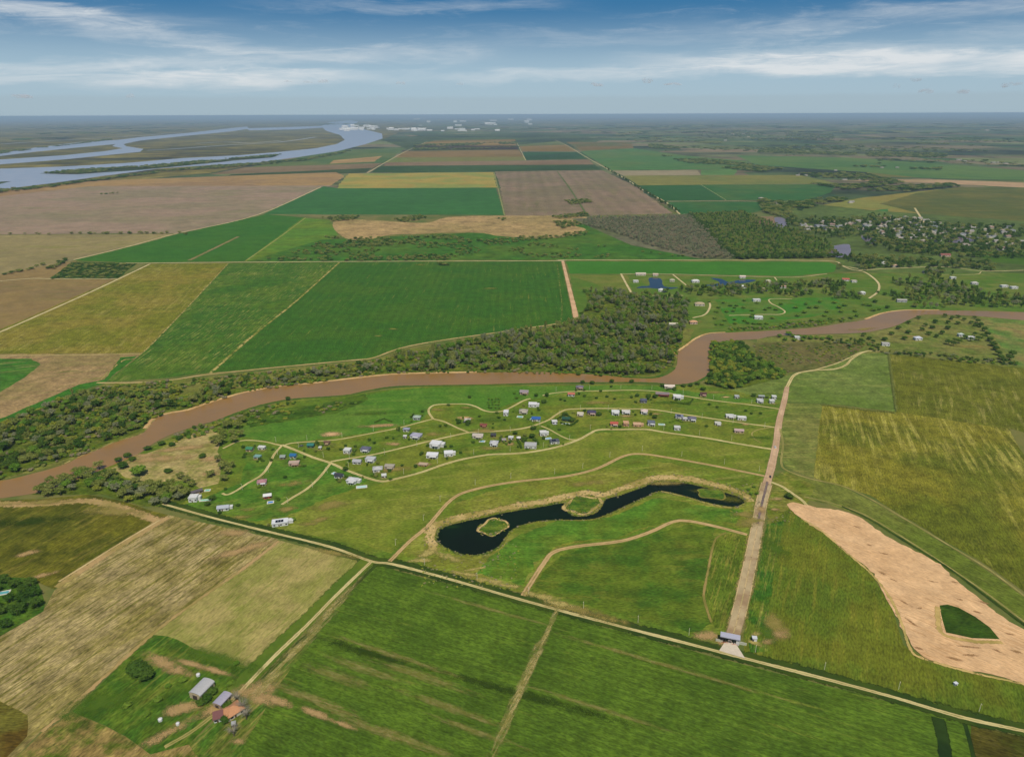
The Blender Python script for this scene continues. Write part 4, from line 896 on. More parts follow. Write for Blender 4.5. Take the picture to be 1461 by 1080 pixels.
tr([(1232, 480), (1240, 485), (1245, 490), (1262, 486), (1272, 478), (1282, 470), (1296, 476), (1290, 485), (1315, 472), (1325, 478), (1336, 482), (1344, 477), (1330, 469), (1320, 466), (1296, 462), (1310, 455), (1334, 461), (1352, 470), (1358, 456), (1352, 462), (1366, 463), (1366, 454), (1385, 462), (1392, 466), (1348, 452), (1375, 458), (1390, 455)], 7, 8, 'round', 'dark')
tr([(1352, 492), (1360, 494), (1368, 490), (1376, 484), (1384, 487), (1390, 480), (1396, 486), (1402, 482), (1362, 488)], 8, 9, 'open', 'dark')
tr([(1395, 461), (1399, 467), (1404, 473), (1408, 480), (1412, 487), (1416, 494), (1420, 500), (1424, 507), (1428, 513), (1432, 518), (1440, 514), (1444, 508)], 9, 10, 'round', 'dark')

MOVED = GARDEN[NG:]; del GARDEN[NG:]

# ---- woods over the river and far off
def many(polys, sp, h, wd, grain=None, lim=3000):
    out = []
    for p in polys: out += hw(scatter(p, sp, lim, grain=grain), h, wd)
    return out
EST = many([[(958, 414), (1000, 412), (1060, 408), (1140, 405), (1200, 404), (1206, 412), (1140, 424), (1060, 424), (990, 422)]], 12, (9, 15), (7, 10), (60, -.25))
EST += many([[(900, 425), (958, 416), (985, 430), (975, 452), (930, 450), (890, 440)]], 12, (10, 16), (7, 10), (50, -.2))
EST += many([[(1165, 398), (1190, 402), (1200, 415), (1235, 428), (1190, 428), (1170, 418)], [(1265, 403), (1300, 398), (1345, 403), (1400, 414), (1461, 425), (1520, 430), (1520, 442), (1440, 440), (1340, 436), (1290, 418)], [(1256, 418), (1300, 425), (1345, 432), (1350, 441), (1310, 441), (1270, 428)], [(1310, 388), (1350, 388), (1370, 396), (1330, 400)], [(1190, 385), (1230, 380), (1250, 386), (1215, 388)]], 13, (9, 16), (7, 11), (60, -.25))
EST += many([[(1165, 488), (1230, 485), (1275, 502), (1340, 507), (1420, 515), (1520, 520), (1520, 527), (1420, 521), (1330, 513), (1262, 505), (1200, 492)]], 8, (3, 6), (5, 8), (30, -.2))
EST += [(q.x, q.y, h, wd, (st, lf)) for q, h, wd, st, lf in ((G(a[0], a[1]),) + a[2:] for a in MOVED)]
wood('estate_wood', EST, [('open', 'olive'), ('tall', 'dark'), ('round', 'dark'), ('tall', 'olive'), ('open', 'grey'), ('round', 'green'), ('open', 'dark')], 'rows of tall dark trees around the estates over the river', 'wood')
PL = many([[(836, 312), (985, 308), (1047, 369), (1000, 369), (930, 352), (870, 330), (830, 322)]], 13, (8, 13), (8, 11))
wood('bare_plantation', PL, [('tall', 'grey'), ('open', 'brown'), ('open', 'grey')], 'grey brown plantation of leafless trees left of the dark lane', 'plantation')
PL = many([[(985, 306), (1060, 303), (1110, 322), (1180, 345), (1198, 366), (1048, 369)]], 13, (8, 12), (8, 11))
wood('green_plantation', PL, [('tall', 'green'), ('open', 'olive'), ('tall', 'dark')], 'green plantation of close young trees beyond the bright green strip field', 'plantation')
MID = many([[(355, 372), (440, 366), (640, 366), (640, 372), (440, 373)], [(455, 335), (480, 340), (560, 340), (640, 336), (700, 343), (836, 330), (838, 336), (700, 350), (600, 350), (530, 352), (480, 365), (440, 362)]], 15, (4, 9), (7, 12), (80, -.1))
MID += many([[(400, 366), (460, 345), (800, 345), (980, 366), (700, 370), (440, 371)]], 16, (2, 6), (6, 10), (90, .1))
MID += many([[(560, 314), (600, 308), (610, 312), (575, 318)], [(460, 312), (490, 309), (515, 309), (505, 314), (478, 317)], [(790, 318), (820, 316), (830, 322), (800, 327)], [(805, 287), (840, 285), (845, 290), (815, 293)], [(708, 312), (722, 313), (716, 316)], [(785, 310), (835, 304), (840, 309), (800, 313)]], 13, (6, 10), (8, 12))
for a, b, k in (((74, 384), (96, 371), 14), ((145, 278), (168, 276), 10), ((0, 335), (260, 333), 30), ((0, 395), (66, 378), 12), ((620, 378), (640, 379), 5), ((262, 335), (265, 335), 4)):
    MID += [(p.x + U(-9, 9), p.y + U(-9, 9), U(5, 9), U(8, 13)) for p in (G(a[0] + (b[0] - a[0]) * u, a[1] + (b[1] - a[1]) * u) for u in (random.random() for _ in range(k)))]
MID += many([[(74, 398), (104, 375), (193, 376), (167, 398)]], 13, (2, 4), (8, 11))
wood('hedgerow_trees', MID, [('round', 'dark'), ('open', 'olive'), ('round', 'olive')], 'scattered bushy trees on the green flats around the bare tan field', 'trees')
LANE = []
for a, b, k in (((970, 305), (860, 238), 90), ((1047, 369), (985, 308), 70), ((1048, 369.5), (1196, 367.5), 90)):
    LANE += [(p.x + U(-8, 8), p.y + U(-8, 8), U(9, 15), U(9, 14)) for p in (G(a[0] + (b[0] - a[0]) * u, a[1] + (b[1] - a[1]) * u) for u in (random.random() for _ in range(k)))]
wood('lane_trees', LANE, [('round', 'dark'), ('tall', 'dark')], 'dark trees lining the long straight lane to the horizon', 'trees')
TOWN = many([[(1120, 322), (1160, 312), (1240, 306), (1320, 318), (1461, 325), (1540, 328), (1540, 368), (1461, 366), (1300, 362), (1240, 350), (1150, 334)]], 22, (9, 16), (11, 17), (120, -.25))
TOWN += many([[(1232, 340), (1330, 352), (1461, 362), (1540, 364), (1540, 370), (1461, 370), (1330, 366), (1240, 356)], [(1208, 366), (1290, 370), (1330, 372), (1410, 374), (1424, 388), (1330, 381), (1240, 384), (1200, 372)], [(1118, 312), (1130, 308), (1140, 316), (1125, 326)]], 16, (9, 15), (10, 15), (80, -.3))
wood('town_trees', TOWN, [('round', 'dark'), ('open', 'olive'), ('tall', 'dark')], 'dark trees between the pale houses of the riverside town', 'trees')
FARB = many([[(1085, 300), (1140, 290), (1210, 278), (1260, 268), (1364, 262), (1366, 267), (1260, 277), (1200, 288), (1150, 298), (1110, 312)], [(1140, 256), (1200, 246), (1240, 249), (1290, 262), (1210, 272), (1160, 264)], [(1080, 285), (1160, 292), (1120, 304), (1090, 306)], [(1085, 212), (1160, 215), (1222, 218), (1222, 222), (1100, 222), (1080, 218)], [(1230, 216), (1350, 220), (1350, 226), (1240, 224)], [(1258, 216), (1280, 218), (1260, 222)],
             [(926, 206), (960, 208), (975, 214), (950, 216), (926, 211)], [(945, 223), (980, 225), (1050, 232), (1100, 240), (1180, 246), (1180, 252), (1080, 246), (990, 236)], [(1120, 190), (1190, 192), (1190, 200), (1120, 199)], [(960, 186), (1060, 186), (1120, 196), (1010, 196)], [(1300, 238), (1345, 240), (1340, 243), (1300, 242)], [(1218, 235), (1262, 234), (1262, 239), (1218, 239)], [(1308, 204), (1354, 205), (1354, 207), (1308, 206)], [(590, 207), (737, 203), (738, 206), (590, 211)], [(590, 212), (740, 210), (740, 212), (590, 215)]], 34, (9, 15), (22, 34), (500, -.2), 420)
FARB += many([[(60, 248), (110, 243), (200, 238), (290, 230), (400, 221), (388, 225), (340, 229), (250, 238), (200, 243), (110, 249)], [(0, 273), (80, 264), (150, 255), (225, 245), (225, 248), (150, 257), (80, 267), (0, 276), (-60, 280), (-60, 277)], [(225, 245), (300, 238), (430, 228), (480, 219), (500, 214), (500, 217), (430, 231), (300, 242)], [(0, 216), (100, 207), (160, 198), (160, 200), (60, 212), (0, 220)]], 30, (9, 15), (20, 34), (400, -.25), 500)
FARB += many([[(0, 180), (300, 174), (600, 178), (900, 178), (1461, 176), (1461, 200), (1000, 205), (850, 192), (500, 178), (330, 182), (0, 205)]], 260, (14, 24), (120, 330), (2600, .06), 700)
FARB += many([[(860, 196), (1461, 200), (1461, 262), (1200, 250), (1060, 222)]], 120, (9, 15), (26, 60), (1400, .1), 700)
wood('far_woods', FARB, [('round', 'dark'), ('open', 'olive')], 'dark far woods and belts on the hazy plain', 'wood')

# reeds and rough grass round the pond
RD = []
for pl, wd_, n_ in ((POND + POND[:1], 1.0, 300), ([(618, 785), (616, 765), (624, 750), (660, 738), (694, 731), (725, 724), (774, 716), (806, 709), (835, 703), (862, 706), (884, 698), (916, 688), (936, 682), (975, 682), (1014, 690), (1042, 698), (1062, 706), (1072, 716)], 8.0, 260), (oval(704, 752, 19, 10, -.25), 2.5, 60), (oval(831, 720, 23, 12, -.1), 2.5, 70)):
    P = catmull([G(*q) for q in pl], 4)
    for _ in range(n_):
        i = random.randrange(len(P) - 1); q = P[i].lerp(P[i + 1], random.random()); RD.append((q.x + U(-wd_, wd_), q.y + U(-wd_, wd_), U(.5, 1.3), U(1.0, 2.4)))
for x0, y0, x1, y1, n_ in ((600, 770, 740, 840, 240), (1040, 690, 1085, 745, 110), (1100, 730, 1130, 745, 20)):
    for _ in range(n_):
        q = (U(x0, x1), U(y0, y1))
        if inside(q[0], q[1], POND): continue
        q = G(*q); RD.append((q.x, q.y, U(.4, .9), U(1.0, 2.6)))
wood('reeds', RD, [('bush', 'olive'), ('bush', 'yellow'), ('bush', 'brown')], 'reeds and rough grass tufts around the dark pond', 'reeds')

# ================================================================== BUILDINGS
def box(V, Fc, c, s, rot=0.0):
    ca, sa = math.cos(rot), math.sin(rot); i = len(V)
    for z in (-.5, .5):
        for x, y in ((-.5, -.5), (.5, -.5), (.5, .5), (-.5, .5)):
            X_, Y_ = x * s[0], y * s[1]; V.append((c[0] + X_ * ca - Y_ * sa, c[1] + X_ * sa + Y_ * ca, c[2] + z * s[2]))
    Fc += [(i + 3, i + 2, i + 1, i), (i + 4, i + 5, i + 6, i + 7), (i, i + 1, i + 5, i + 4), (i + 1, i + 2, i + 6, i + 5), (i + 2, i + 3, i + 7, i + 6), (i + 3, i, i + 4, i + 7)]
def boxes(name, lst, mat, parent):
    V, Fc = [], []
    for c, s in lst: box(V, Fc, c, s)
    return link(name, mesh(name, V, Fc), mat, parent)
_pm = {}
def pm(c, rough=.75, metal=0.0):
    k = (c, rough, metal)
    if k not in _pm: _pm[k] = plain('paint_and_plaster', S(*[q * .9 for q in c]), rough, .3, .1, metal, 1.1)
    return _pm[k]
GLASS = plain('dark_window_glass', S(34, 40, 46), .15, .6, .1)
DOOR = plain('wooden_door', S(84, 62, 46), .7, .3, .15)
POOLW = plain('pool_water', S(72, 168, 176), .08, .5, .06)

def roof_mesh(kind, w_, d_, h, pitch=.32, ov=.6):
    V, Fc = [], []; a, b = w_ / 2 + ov, d_ / 2 + ov; t_ = .22
    if kind == 'flat':
        box(V, Fc, (0, 0, h + .17), (w_ + .5, d_ + .5, .34))
        for c, s in (((0, d_ / 2 + .1, h + .55), (w_ + .5, .3, .42)), ((0, -d_ / 2 - .1, h + .55), (w_ + .5, .3, .42)), ((w_ / 2 + .1, 0, h + .55), (.3, d_ - .1, .42)), ((-w_ / 2 - .1, 0, h + .55), (.3, d_ - .1, .42))): box(V, Fc, c, s)
        return V, Fc
    r = b * pitch * 1.6
    if kind == 'shed':
        V = [(-a, -b, h + .05), (a, -b, h + .05), (a, b, h + .05 + b * .35), (-a, b, h + .05 + b * .35)]; V += [(x, y, z + t_) for x, y, z in V]
        Fc = [(3, 2, 1, 0), (4, 5, 6, 7), (0, 1, 5, 4), (1, 2, 6, 5), (2, 3, 7, 6), (3, 0, 4, 7)]; return V, Fc
    ins = a * .98 if kind == 'gable' else max(0.2, a - b)
    if kind == 'gable': ins = a
    for z in (h + .02, h + .02 + t_):
        V += [(-a, -b, z), (a, -b, z), (a, b, z), (-a, b, z), (-ins, 0, z + r), (ins, 0, z + r)]
    Fc = [(6, 7, 11, 10), (8, 9, 10, 11), (7, 8, 11), (9, 6, 10), (1, 0, 4, 5), (3, 2, 5, 4), (2, 1, 5), (0, 3, 4), (0, 1, 7, 6), (1, 2, 8, 7), (2, 3, 9, 8), (3, 0, 6, 9)]
    if kind == 'gable':
        Fc = [(6, 7, 11, 10), (8, 9, 10, 11), (1, 0, 4, 5), (3, 2, 5, 4), (0, 1, 7, 6), (2, 3, 9, 8), (1, 5, 11, 7), (5, 2, 8, 11), (3, 4, 10, 9), (4, 0, 6, 10)]
    return V, Fc

HOUSES = []
def house(px, py, w_, d_, h, yaw, kind, roof, wall, label, key, porch=False, wing=False, panels=False, group='houses of the riverside village', cat='house', name='house', mast=False):
    p = G(px, py); e = empty(name, (p.x, p.y, 0), R(yaw))
    if group == 'houses of the riverside village': w_, d_ = w_ * .77, d_ * .82
    tag(e, label, cat, group); HOUSES.append((px, py, key, p))
    wl, rf = pm(wall), pm(roof, .55)
    parts = [((0, 0, h / 2 - .1), (w_, d_, h + .2))]
    V, Fc = [], []
    for c, s in parts: box(V, Fc, c, s)
    if kind == 'gable':                         # gable ends
        r = (d_ / 2 + .6) * .32 * 1.6
        for sx in (-1, 1):
            i = len(V); x0, x1 = sx * (w_ / 2), sx * (w_ / 2 - .2)
            V += [(x0, -d_ / 2, h), (x0, d_ / 2, h), (x0, 0, h + r * .86), (x1, -d_ / 2, h), (x1, d_ / 2, h), (x1, 0, h + r * .86)]
            Fc += [(i, i + 1, i + 2), (i + 3, i + 5, i + 4)]
    link('wall', mesh('wall', V, Fc), wl, e)
    link('roof', mesh('roof', *roof_mesh(kind, w_, d_, h)), rf, e)
    n = 2 if w_ < 12 else 3
    for i in range(n):
        x = (i + .5) / n * w_ - w_ / 2 + (.9 if i else -.2)
        boxes('window', [((x, -d_ / 2 - .03, h * .55), (1.6, .12, 1.2))], GLASS, e)
    boxes('window', [((w_ / 2 + .03, 0, h * .55), (.12, 1.6, 1.2))], GLASS, e); boxes('window', [((-w_ / 2 - .03, d_ * .15, h * .55), (.12, 1.5, 1.2))], GLASS, e)
    boxes('door', [((-w_ * .06, -d_ / 2 - .04, 1.05), (1.0, .14, 2.1))], DOOR, e)
    if porch:
        boxes('porch', [((w_ * .12, -d_ / 2 - 1.75, h - .25), (w_ * .6, 3.0, .2))] + [((w_ * .12 + sx * w_ * .27, -d_ / 2 - 3.0, (h - .35) / 2), (.25, .25, h - .35)) for sx in (-1, 0, 1)], wl, e)
    if wing:
        boxes('wing', [((w_ * .62, d_ * .22, h * .42), (w_ * .4, d_ * .62, h * .84)), ((w_ * .62, d_ * .22, h * .84 + .14), (w_ * .4 + .5, d_ * .62 + .4, .28))], wl, e)
    if panels:
        boxes('solar_panel', [((-w_ * .2 + i * 2.4, -d_ * .08, h + .95), (2.1, d_ * .5, .12)) for i in range(max(2, int(w_ / 4)))], pm((34, 36, 48), .25), e)
    return e
WH = (222, 220, 212); CREAM = (214, 202, 180); PKW = (214, 182, 160); BRK = (176, 122, 88); GRY = (150, 148, 148); DGR = (84, 84, 92); LGR = (186, 186, 184); TERR = (200, 118, 74)
Hs = [
 (357, 643, 9, 7, 3, -8, 'gable', (64, 128, 88), PKW, 'small brick hut with a bright green gable roof near the west fork', 'green-roofed brick hut'),
 (374, 641, 10, 5, 3, -8, 'flat', WH, WH, 'long low white flat-roofed house beside the green-roofed brick hut', 'low white flat house'),
 (374, 690, 11, 8, 3, 14, 'hip', (176, 128, 128), WH, 'white cottage under a faded maroon hip roof beside the curving dead-end lane', 'maroon-roofed cottage', 1),
 (382, 710, 9, 6, 3, 16, 'gable', WH, (180, 92, 70), 'red-walled cottage with a white roof beside a blue pool', 'red-walled cottage'),
 (319, 727, 13, 7, 3, 12, 'gable', (176, 180, 184), WH, 'long white house with a pale grey roof just above the gravel road', 'long white roadside house', 0, 1),
 (400, 748, 18, 9, 3.2, 14, 'flat', (226, 226, 224), WH, 'white house alone in the grass with dark solar panels on its flat roof', 'white solar-panel house', 0, 1, 1),
 (277, 714, 10, 9, 4.5, 5, 'flat', WH, WH, 'two-storey white block house at the end of the gravel road by the trees', 'white block house', 0, 1),
 (281, 704, 13, 5, 2.8, 38, 'gable', (92, 84, 86), (172, 148, 122), 'dark-roofed long shed behind the white block house', 'dark-roofed shed'),
 (419, 653, 8, 7, 3.4, -5, 'gable', (42, 104, 150), WH, 'small house with a blue gable roof left of the road fork', 'blue-roofed hut'),
 (420, 663, 14, 7, 3, 6, 'flat', (196, 172, 150), (190, 158, 136), 'unfinished pinkish brick house below the blue-roofed hut', 'unfinished brick house', 1),
 (404, 654, 6.5, 7, 2.6, 4, 'gable', (146, 156, 142), (150, 152, 140), 'grey-green metal shed left of the blue-roofed hut', 'grey-green shed'),
 (368, 654, 9, 6, 2.8, -10, 'flat', (132, 172, 160), LGR, 'small house with a pale teal roof below the low white house', 'teal-roofed small house'),
 (444, 638, 9, 7, 3.2, -5, 'gable', (50, 118, 104), (86, 120, 100), 'house with a dark teal green roof above the road fork', 'dark teal-roofed house'),
 (467, 634, 8, 5, 3, -5, 'gable', (104, 74, 56), (190, 164, 120), 'tan hut with a dark brown roof beside the upper village road', 'brown-roofed tan hut', 1),
 (457, 641, 4, 3.5, 2.4, 0, 'flat', WH, WH, 'tiny white shed right of the dark teal-roofed house', 'tiny white shed'),
 (496, 646, 9.5, 8, 4.2, -8, 'flat', WH, WH, 'white cube house with a plain flat roof above the middle road', 'white cube house'),
 (522, 643, 13, 9, 3.2, -10, 'hip', (98, 98, 112), WH, 'white house under a large charcoal hip roof above the middle road', 'charcoal hip-roofed house', 1),
 (510, 661, 11, 7, 3, -8, 'gable', (174, 172, 172), WH, 'grey-roofed white house below the middle road, leftmost of its row', 'grey-roofed row house'),
 (529, 658, 13, 8, 3.6, -10, 'flat', (196, 196, 194), WH, 'white house with a stepped pale grey roof below the charcoal hip-roofed house', 'stepped white house', 1),
 (539, 672, 12, 9, 3.4, 8, 'hip', (186, 184, 178), WH, 'white house with a pale hip roof at the centre of the lower cluster', 'pale hip-roofed house'),
 (556, 668, 13, 7, 3, -6, 'flat', (178, 168, 148), (186, 172, 148), 'unfinished tan house with a bare slab roof beside the pale hip-roofed house', 'unfinished tan house', 1),
 (548, 681, 6, 5, 2.8, 10, 'flat', WH, WH, 'small white hut just above the bend of the lower road', 'small white hut'),
 (484, 681, 10.5, 7, 3, -14, 'gable', (58, 58, 64), WH, 'white house with a black gable roof beside the pale pool', 'black-roofed white house'),
 (503, 688, 13, 9, 3.4, -14, 'hip', (206, 204, 202), WH, 'large white house with a pale roof below the wide dirt road', 'large pale-roofed house', 1, 1),
 (595, 598, 11, 8, 3.2, -4, 'hip', (164, 176, 158), LGR, 'house with a grey-green roof among dark shrubs at the top lane', 'grey-green-roofed house'),
 (580, 615, 9, 6, 3, -5, 'hip', (150, 150, 166), WH, 'small house with a bluish grey roof left of the big slate-roofed villa', 'bluish-roofed small house'),
 (594, 624, 15, 11, 3.4, -16, 'hip', (168, 164, 178), WH, 'big white villa with a broad slate grey hip roof above the middle road', 'slate-roofed villa', 1),
 (578, 625, 5, 3.5, 2.6, 0, 'flat', WH, WH, 'small white garden pavilion in front of the slate-roofed villa', 'white garden pavilion'),
 (622, 637, 15, 12, 4.6, -14, 'flat', (228, 226, 222), WH, 'largest all-white two-storey villa just below the middle road', 'two-storey white villa', 1, 1),
 (617, 652, 16, 9, 3.4, -4, 'flat', (232, 230, 226), WH, 'long white flat house below the two-storey white villa', 'long white flat house', 1),
 (640, 650, 12, 9, 4, 6, 'flat', (232, 230, 226), WH, 'white block house above the lower road, right of the long white flat house', 'white roadside block', 0, 1),
 (604, 664, 12, 6, 1.6, -10, 'flat', (196, 170, 140), BRK, 'roofless brick house under construction on bare soil', 'brick building site'),
 (667, 602, 9, 6, 3, -6, 'flat', (204, 196, 182), WH, 'white hut with a grey slab roof between two dark trees', 'hut between dark trees'),
 (748, 562, 14, 9, 3.4, -8, 'gable', (150, 138, 138), (188, 160, 136), 'grey-brown house in rubble near the river at the end of the loop lane', 'house in rubble', 1),
 (722, 592, 7.5, 9, 4.6, -6, 'flat', (226, 224, 224), WH, 'tall narrow white house with a shaded left wall at the loop lane', 'tall narrow white house'),
 (760, 580, 13, 9, 4, -6, 'flat', (230, 226, 224), WH, 'bright white flat-roofed house under the dark trees of the loop lane', 'bright white lane house', 0, 1),
 (747, 589, 13, 8, 3.2, -6, 'hip', (170, 160, 142), CREAM, 'tan-roofed cream house above the teal pool', 'tan-roofed house', 1),
 (765, 600, 13, 8, 3.2, -6, 'gable', (44, 92, 160), WH, 'house with the bright royal blue gable roof beside the middle road', 'royal blue-roofed house'),
 (690, 609, 10, 5, 2.8, -3, 'gable', (128, 66, 54), (168, 112, 84), 'long low house with a rusty dark red roof in the grass', 'rust-roofed house', 1),
 (682, 624, 15, 8, 3, -6, 'gable', (188, 176, 160), CREAM, 'wide house with a weathered tan grey roof below the road junction', 'wide tan-grey house', 1),
 (704, 623, 7, 6, 3, 0, 'gable', (62, 62, 66), (110, 106, 98), 'small house with a black roof right of the wide tan-grey house', 'small black-roofed house'),
 (705, 635, 11, 9, 3.6, -5, 'hip', (190, 188, 186), WH, 'white house with a pale grey hip roof below the small black-roofed house', 'white hip-roofed house', 1),
 (729, 627, 7, 5, 3, -8, 'flat', WH, WH, 'small white flat house beside the bare yard', 'small yard house'),
 (719, 630, 5, 4, 2.4, 5, 'shed', (160, 150, 138), (150, 140, 124), 'low grey shack left of the bare yard', 'low grey shack'),
 (740, 627, 4.6, 4.6, 2.6, 0, 'hip', (226, 220, 210), WH, 'small square white pavilion with a pointed roof beside the dark hedge', 'pointed white pavilion'),
 (757, 638, 17, 11, 3.4, -4, 'flat', (188, 186, 180), WH, 'large white house with a wide grey flat roof enclosed by a dark hedge', 'hedged flat-roofed house'),
 (775, 621, 10, 8, 4.2, 4, 'flat', WH, WH, 'white two-storey house in the trees at the road fork', 'white house at the fork', 0, 1),
 (791, 632, 13, 8, 3, 10, 'flat', (96, 98, 104), WH, 'white house with a dark roof covered in solar panels above the lower road', 'dark solar-roofed house', 0, 0, 1),
 (791, 604, 8, 6, 3, 6, 'flat', WH, WH, 'small white house left of the dark green-roofed house', 'small white corner house'),
 (808, 600, 12, 8, 3, -14, 'gable', (34, 78, 58), (70, 96, 74), 'house with a dark bottle green roof inside a hedge', 'bottle green-roofed house'),
 (828, 593, 10, 7, 3, -6, 'flat', (216, 206, 182), CREAM, 'pale cream flat house among low trees below the middle road', 'pale cream house', 1),
 (844, 591, 13, 9, 3.4, -6, 'hip', (72, 64, 88), PKW, 'pinkish house with a dark purple hip roof below the middle road', 'purple-roofed house', 1),
 (827, 555, 12, 7, 3.4, -4, 'hip', (118, 108, 118), (190, 160, 140), 'grey-roofed house under a big dark tree on the river bank', 'riverbank grey house', 1),
 (815, 565, 11, 6, 3.2, -5, 'gable', (190, 108, 84), WH, 'white house with a red gable roof beside a square of dry lawn', 'red-roofed white house'),
 (955, 554, 17, 7, 3.4, -6, 'gable', (222, 204, 186), CREAM, 'long house with a pale pink roof on the river bank at the bend', 'pink-roofed riverbank house', 1),
 (945, 565, 22, 6, 3.2, -7, 'shed', (142, 126, 122), (128, 70, 58), 'long row house with a grey roof and dark red openings beside the upper road', 'long red row house', 1),
 (966, 569, 13, 9, 4.2, -7, 'flat', (230, 228, 220), WH, 'white house joined to the right end of the long red row house', 'white end house', 1, 1),
 (918, 574, 10, 8, 3.4, -4, 'hip', (86, 88, 104), GRY, 'dark grey house half hidden by trees between the two upper roads', 'half-hidden grey house'),
 (878, 591, 12, 8, 3.8, -5, 'flat', (230, 228, 222), WH, 'white house with a dark left wall just below the middle road', 'white house with shaded side', 1),
 (893, 590, 13, 6, 3.2, -4, 'flat', (226, 218, 204), WH, 'long white house above a paved tan patio', 'white patio house', 1),
 (919, 590, 10, 8, 4, -8, 'hip', (214, 190, 178), WH, 'white house with a pale pink roof beside a dry yard below the middle road', 'pale pink-roofed house', 1),
 (876, 607, 11, 7, 3.2, -3, 'gable', (180, 84, 66), PKW, 'pink house with a brick red roof above the lower road', 'brick red-roofed pink house', 1),
 (893, 607, 8, 8, 4, -2, 'flat', (214, 168, 128), (206, 156, 118), 'salmon cube house with a dark left wall above the lower road', 'salmon cube house'),
 (909, 608, 12, 8, 3, -4, 'flat', (216, 176, 136), (208, 164, 124), 'roofless salmon brick house with open rooms above the lower road', 'roofless salmon house', 0, 1),
 (929, 606, 11, 9, 3.6, -6, 'flat', (112, 116, 124), WH, 'white house with a dark grey terrace roof above the lower road', 'grey terrace house', 1),
 (969, 597, 12, 8, 3.4, -8, 'flat', (140, 142, 158), WH, 'white house with a roof of grey solar panels below the middle road', 'grey panel-roofed house', 0, 0, 1),
 (977, 600, 7, 6, 3, -8, 'flat', (204, 200, 196), WH, 'small white annex touching the grey panel-roofed house', 'small white annex'),
 (966, 613, 9, 7, 3.4, -6, 'flat', (214, 212, 204), WH, 'white cube house alone above the lower road, below a green patio', 'lone white cube'),
 (1003, 565, 10, 7, 3.4, -8, 'gable', (84, 52, 46), (206, 168, 142), 'pink cottage with a dark red roof at the edge of the river wood', 'dark red-roofed cottage', 1),
 (1051, 568, 7, 6, 3, -8, 'flat', LGR, WH, 'small grey and white house right of an orange soil heap', 'house by the soil heap'),
 (1084, 574, 10, 7, 3.4, -8, 'flat', (206, 206, 202), WH, 'white house with a grey roof among dark trees beside the top lane', 'tree-ringed white house', 1),
 (1086, 568, 9, 5, 3, -8, 'gable', (150, 156, 148), GRY, 'grey-roofed house behind the tree-ringed white house', 'grey house behind'),
 (1104, 569, 7, 6, 3.6, -8, 'flat', WH, WH, 'upper of two small white blocks near the main road', 'upper white block'),
 (1101, 575, 8, 6, 3.6, -8, 'flat', WH, WH, 'lower of two small white blocks near the main road', 'lower white block'),
 (987, 600, 12, 8, 3.4, -8, 'hip', (108, 104, 116), WH, 'white house with a dark slate hip roof right of the grey panel-roofed house', 'dark slate-roofed house', 1),
 (1041, 596, 12, 7, 3.2, -8, 'flat', (216, 214, 206), WH, 'irregular white house above the middle road, left of a plain white box', 'irregular white house', 1, 1),
 (1058, 599, 13, 6, 3.6, -9, 'flat', (232, 230, 222), WH, 'plain long white box house above the middle road', 'long white box house'),
 (1024, 606, 9, 6, 2.6, -8, 'flat', (210, 206, 190), WH, 'unfinished white house frame below the middle road', 'unfinished white frame', 1),
 (1054, 617, 13, 6, 3, -10, 'gable', (188, 160, 152), PKW, 'pink-grey long house alone above the lower road near the junction', 'lone pink-grey house'),
]
for h_ in Hs: house(*h_)
import re
def short(l): return ' '.join(re.split(r' (?:below|right of|left of|behind|at|beside|in|among|near|ringed|inside|just|with) ', l)[0].split()[:5])
ES = 'scattered houses of the estates over the river'
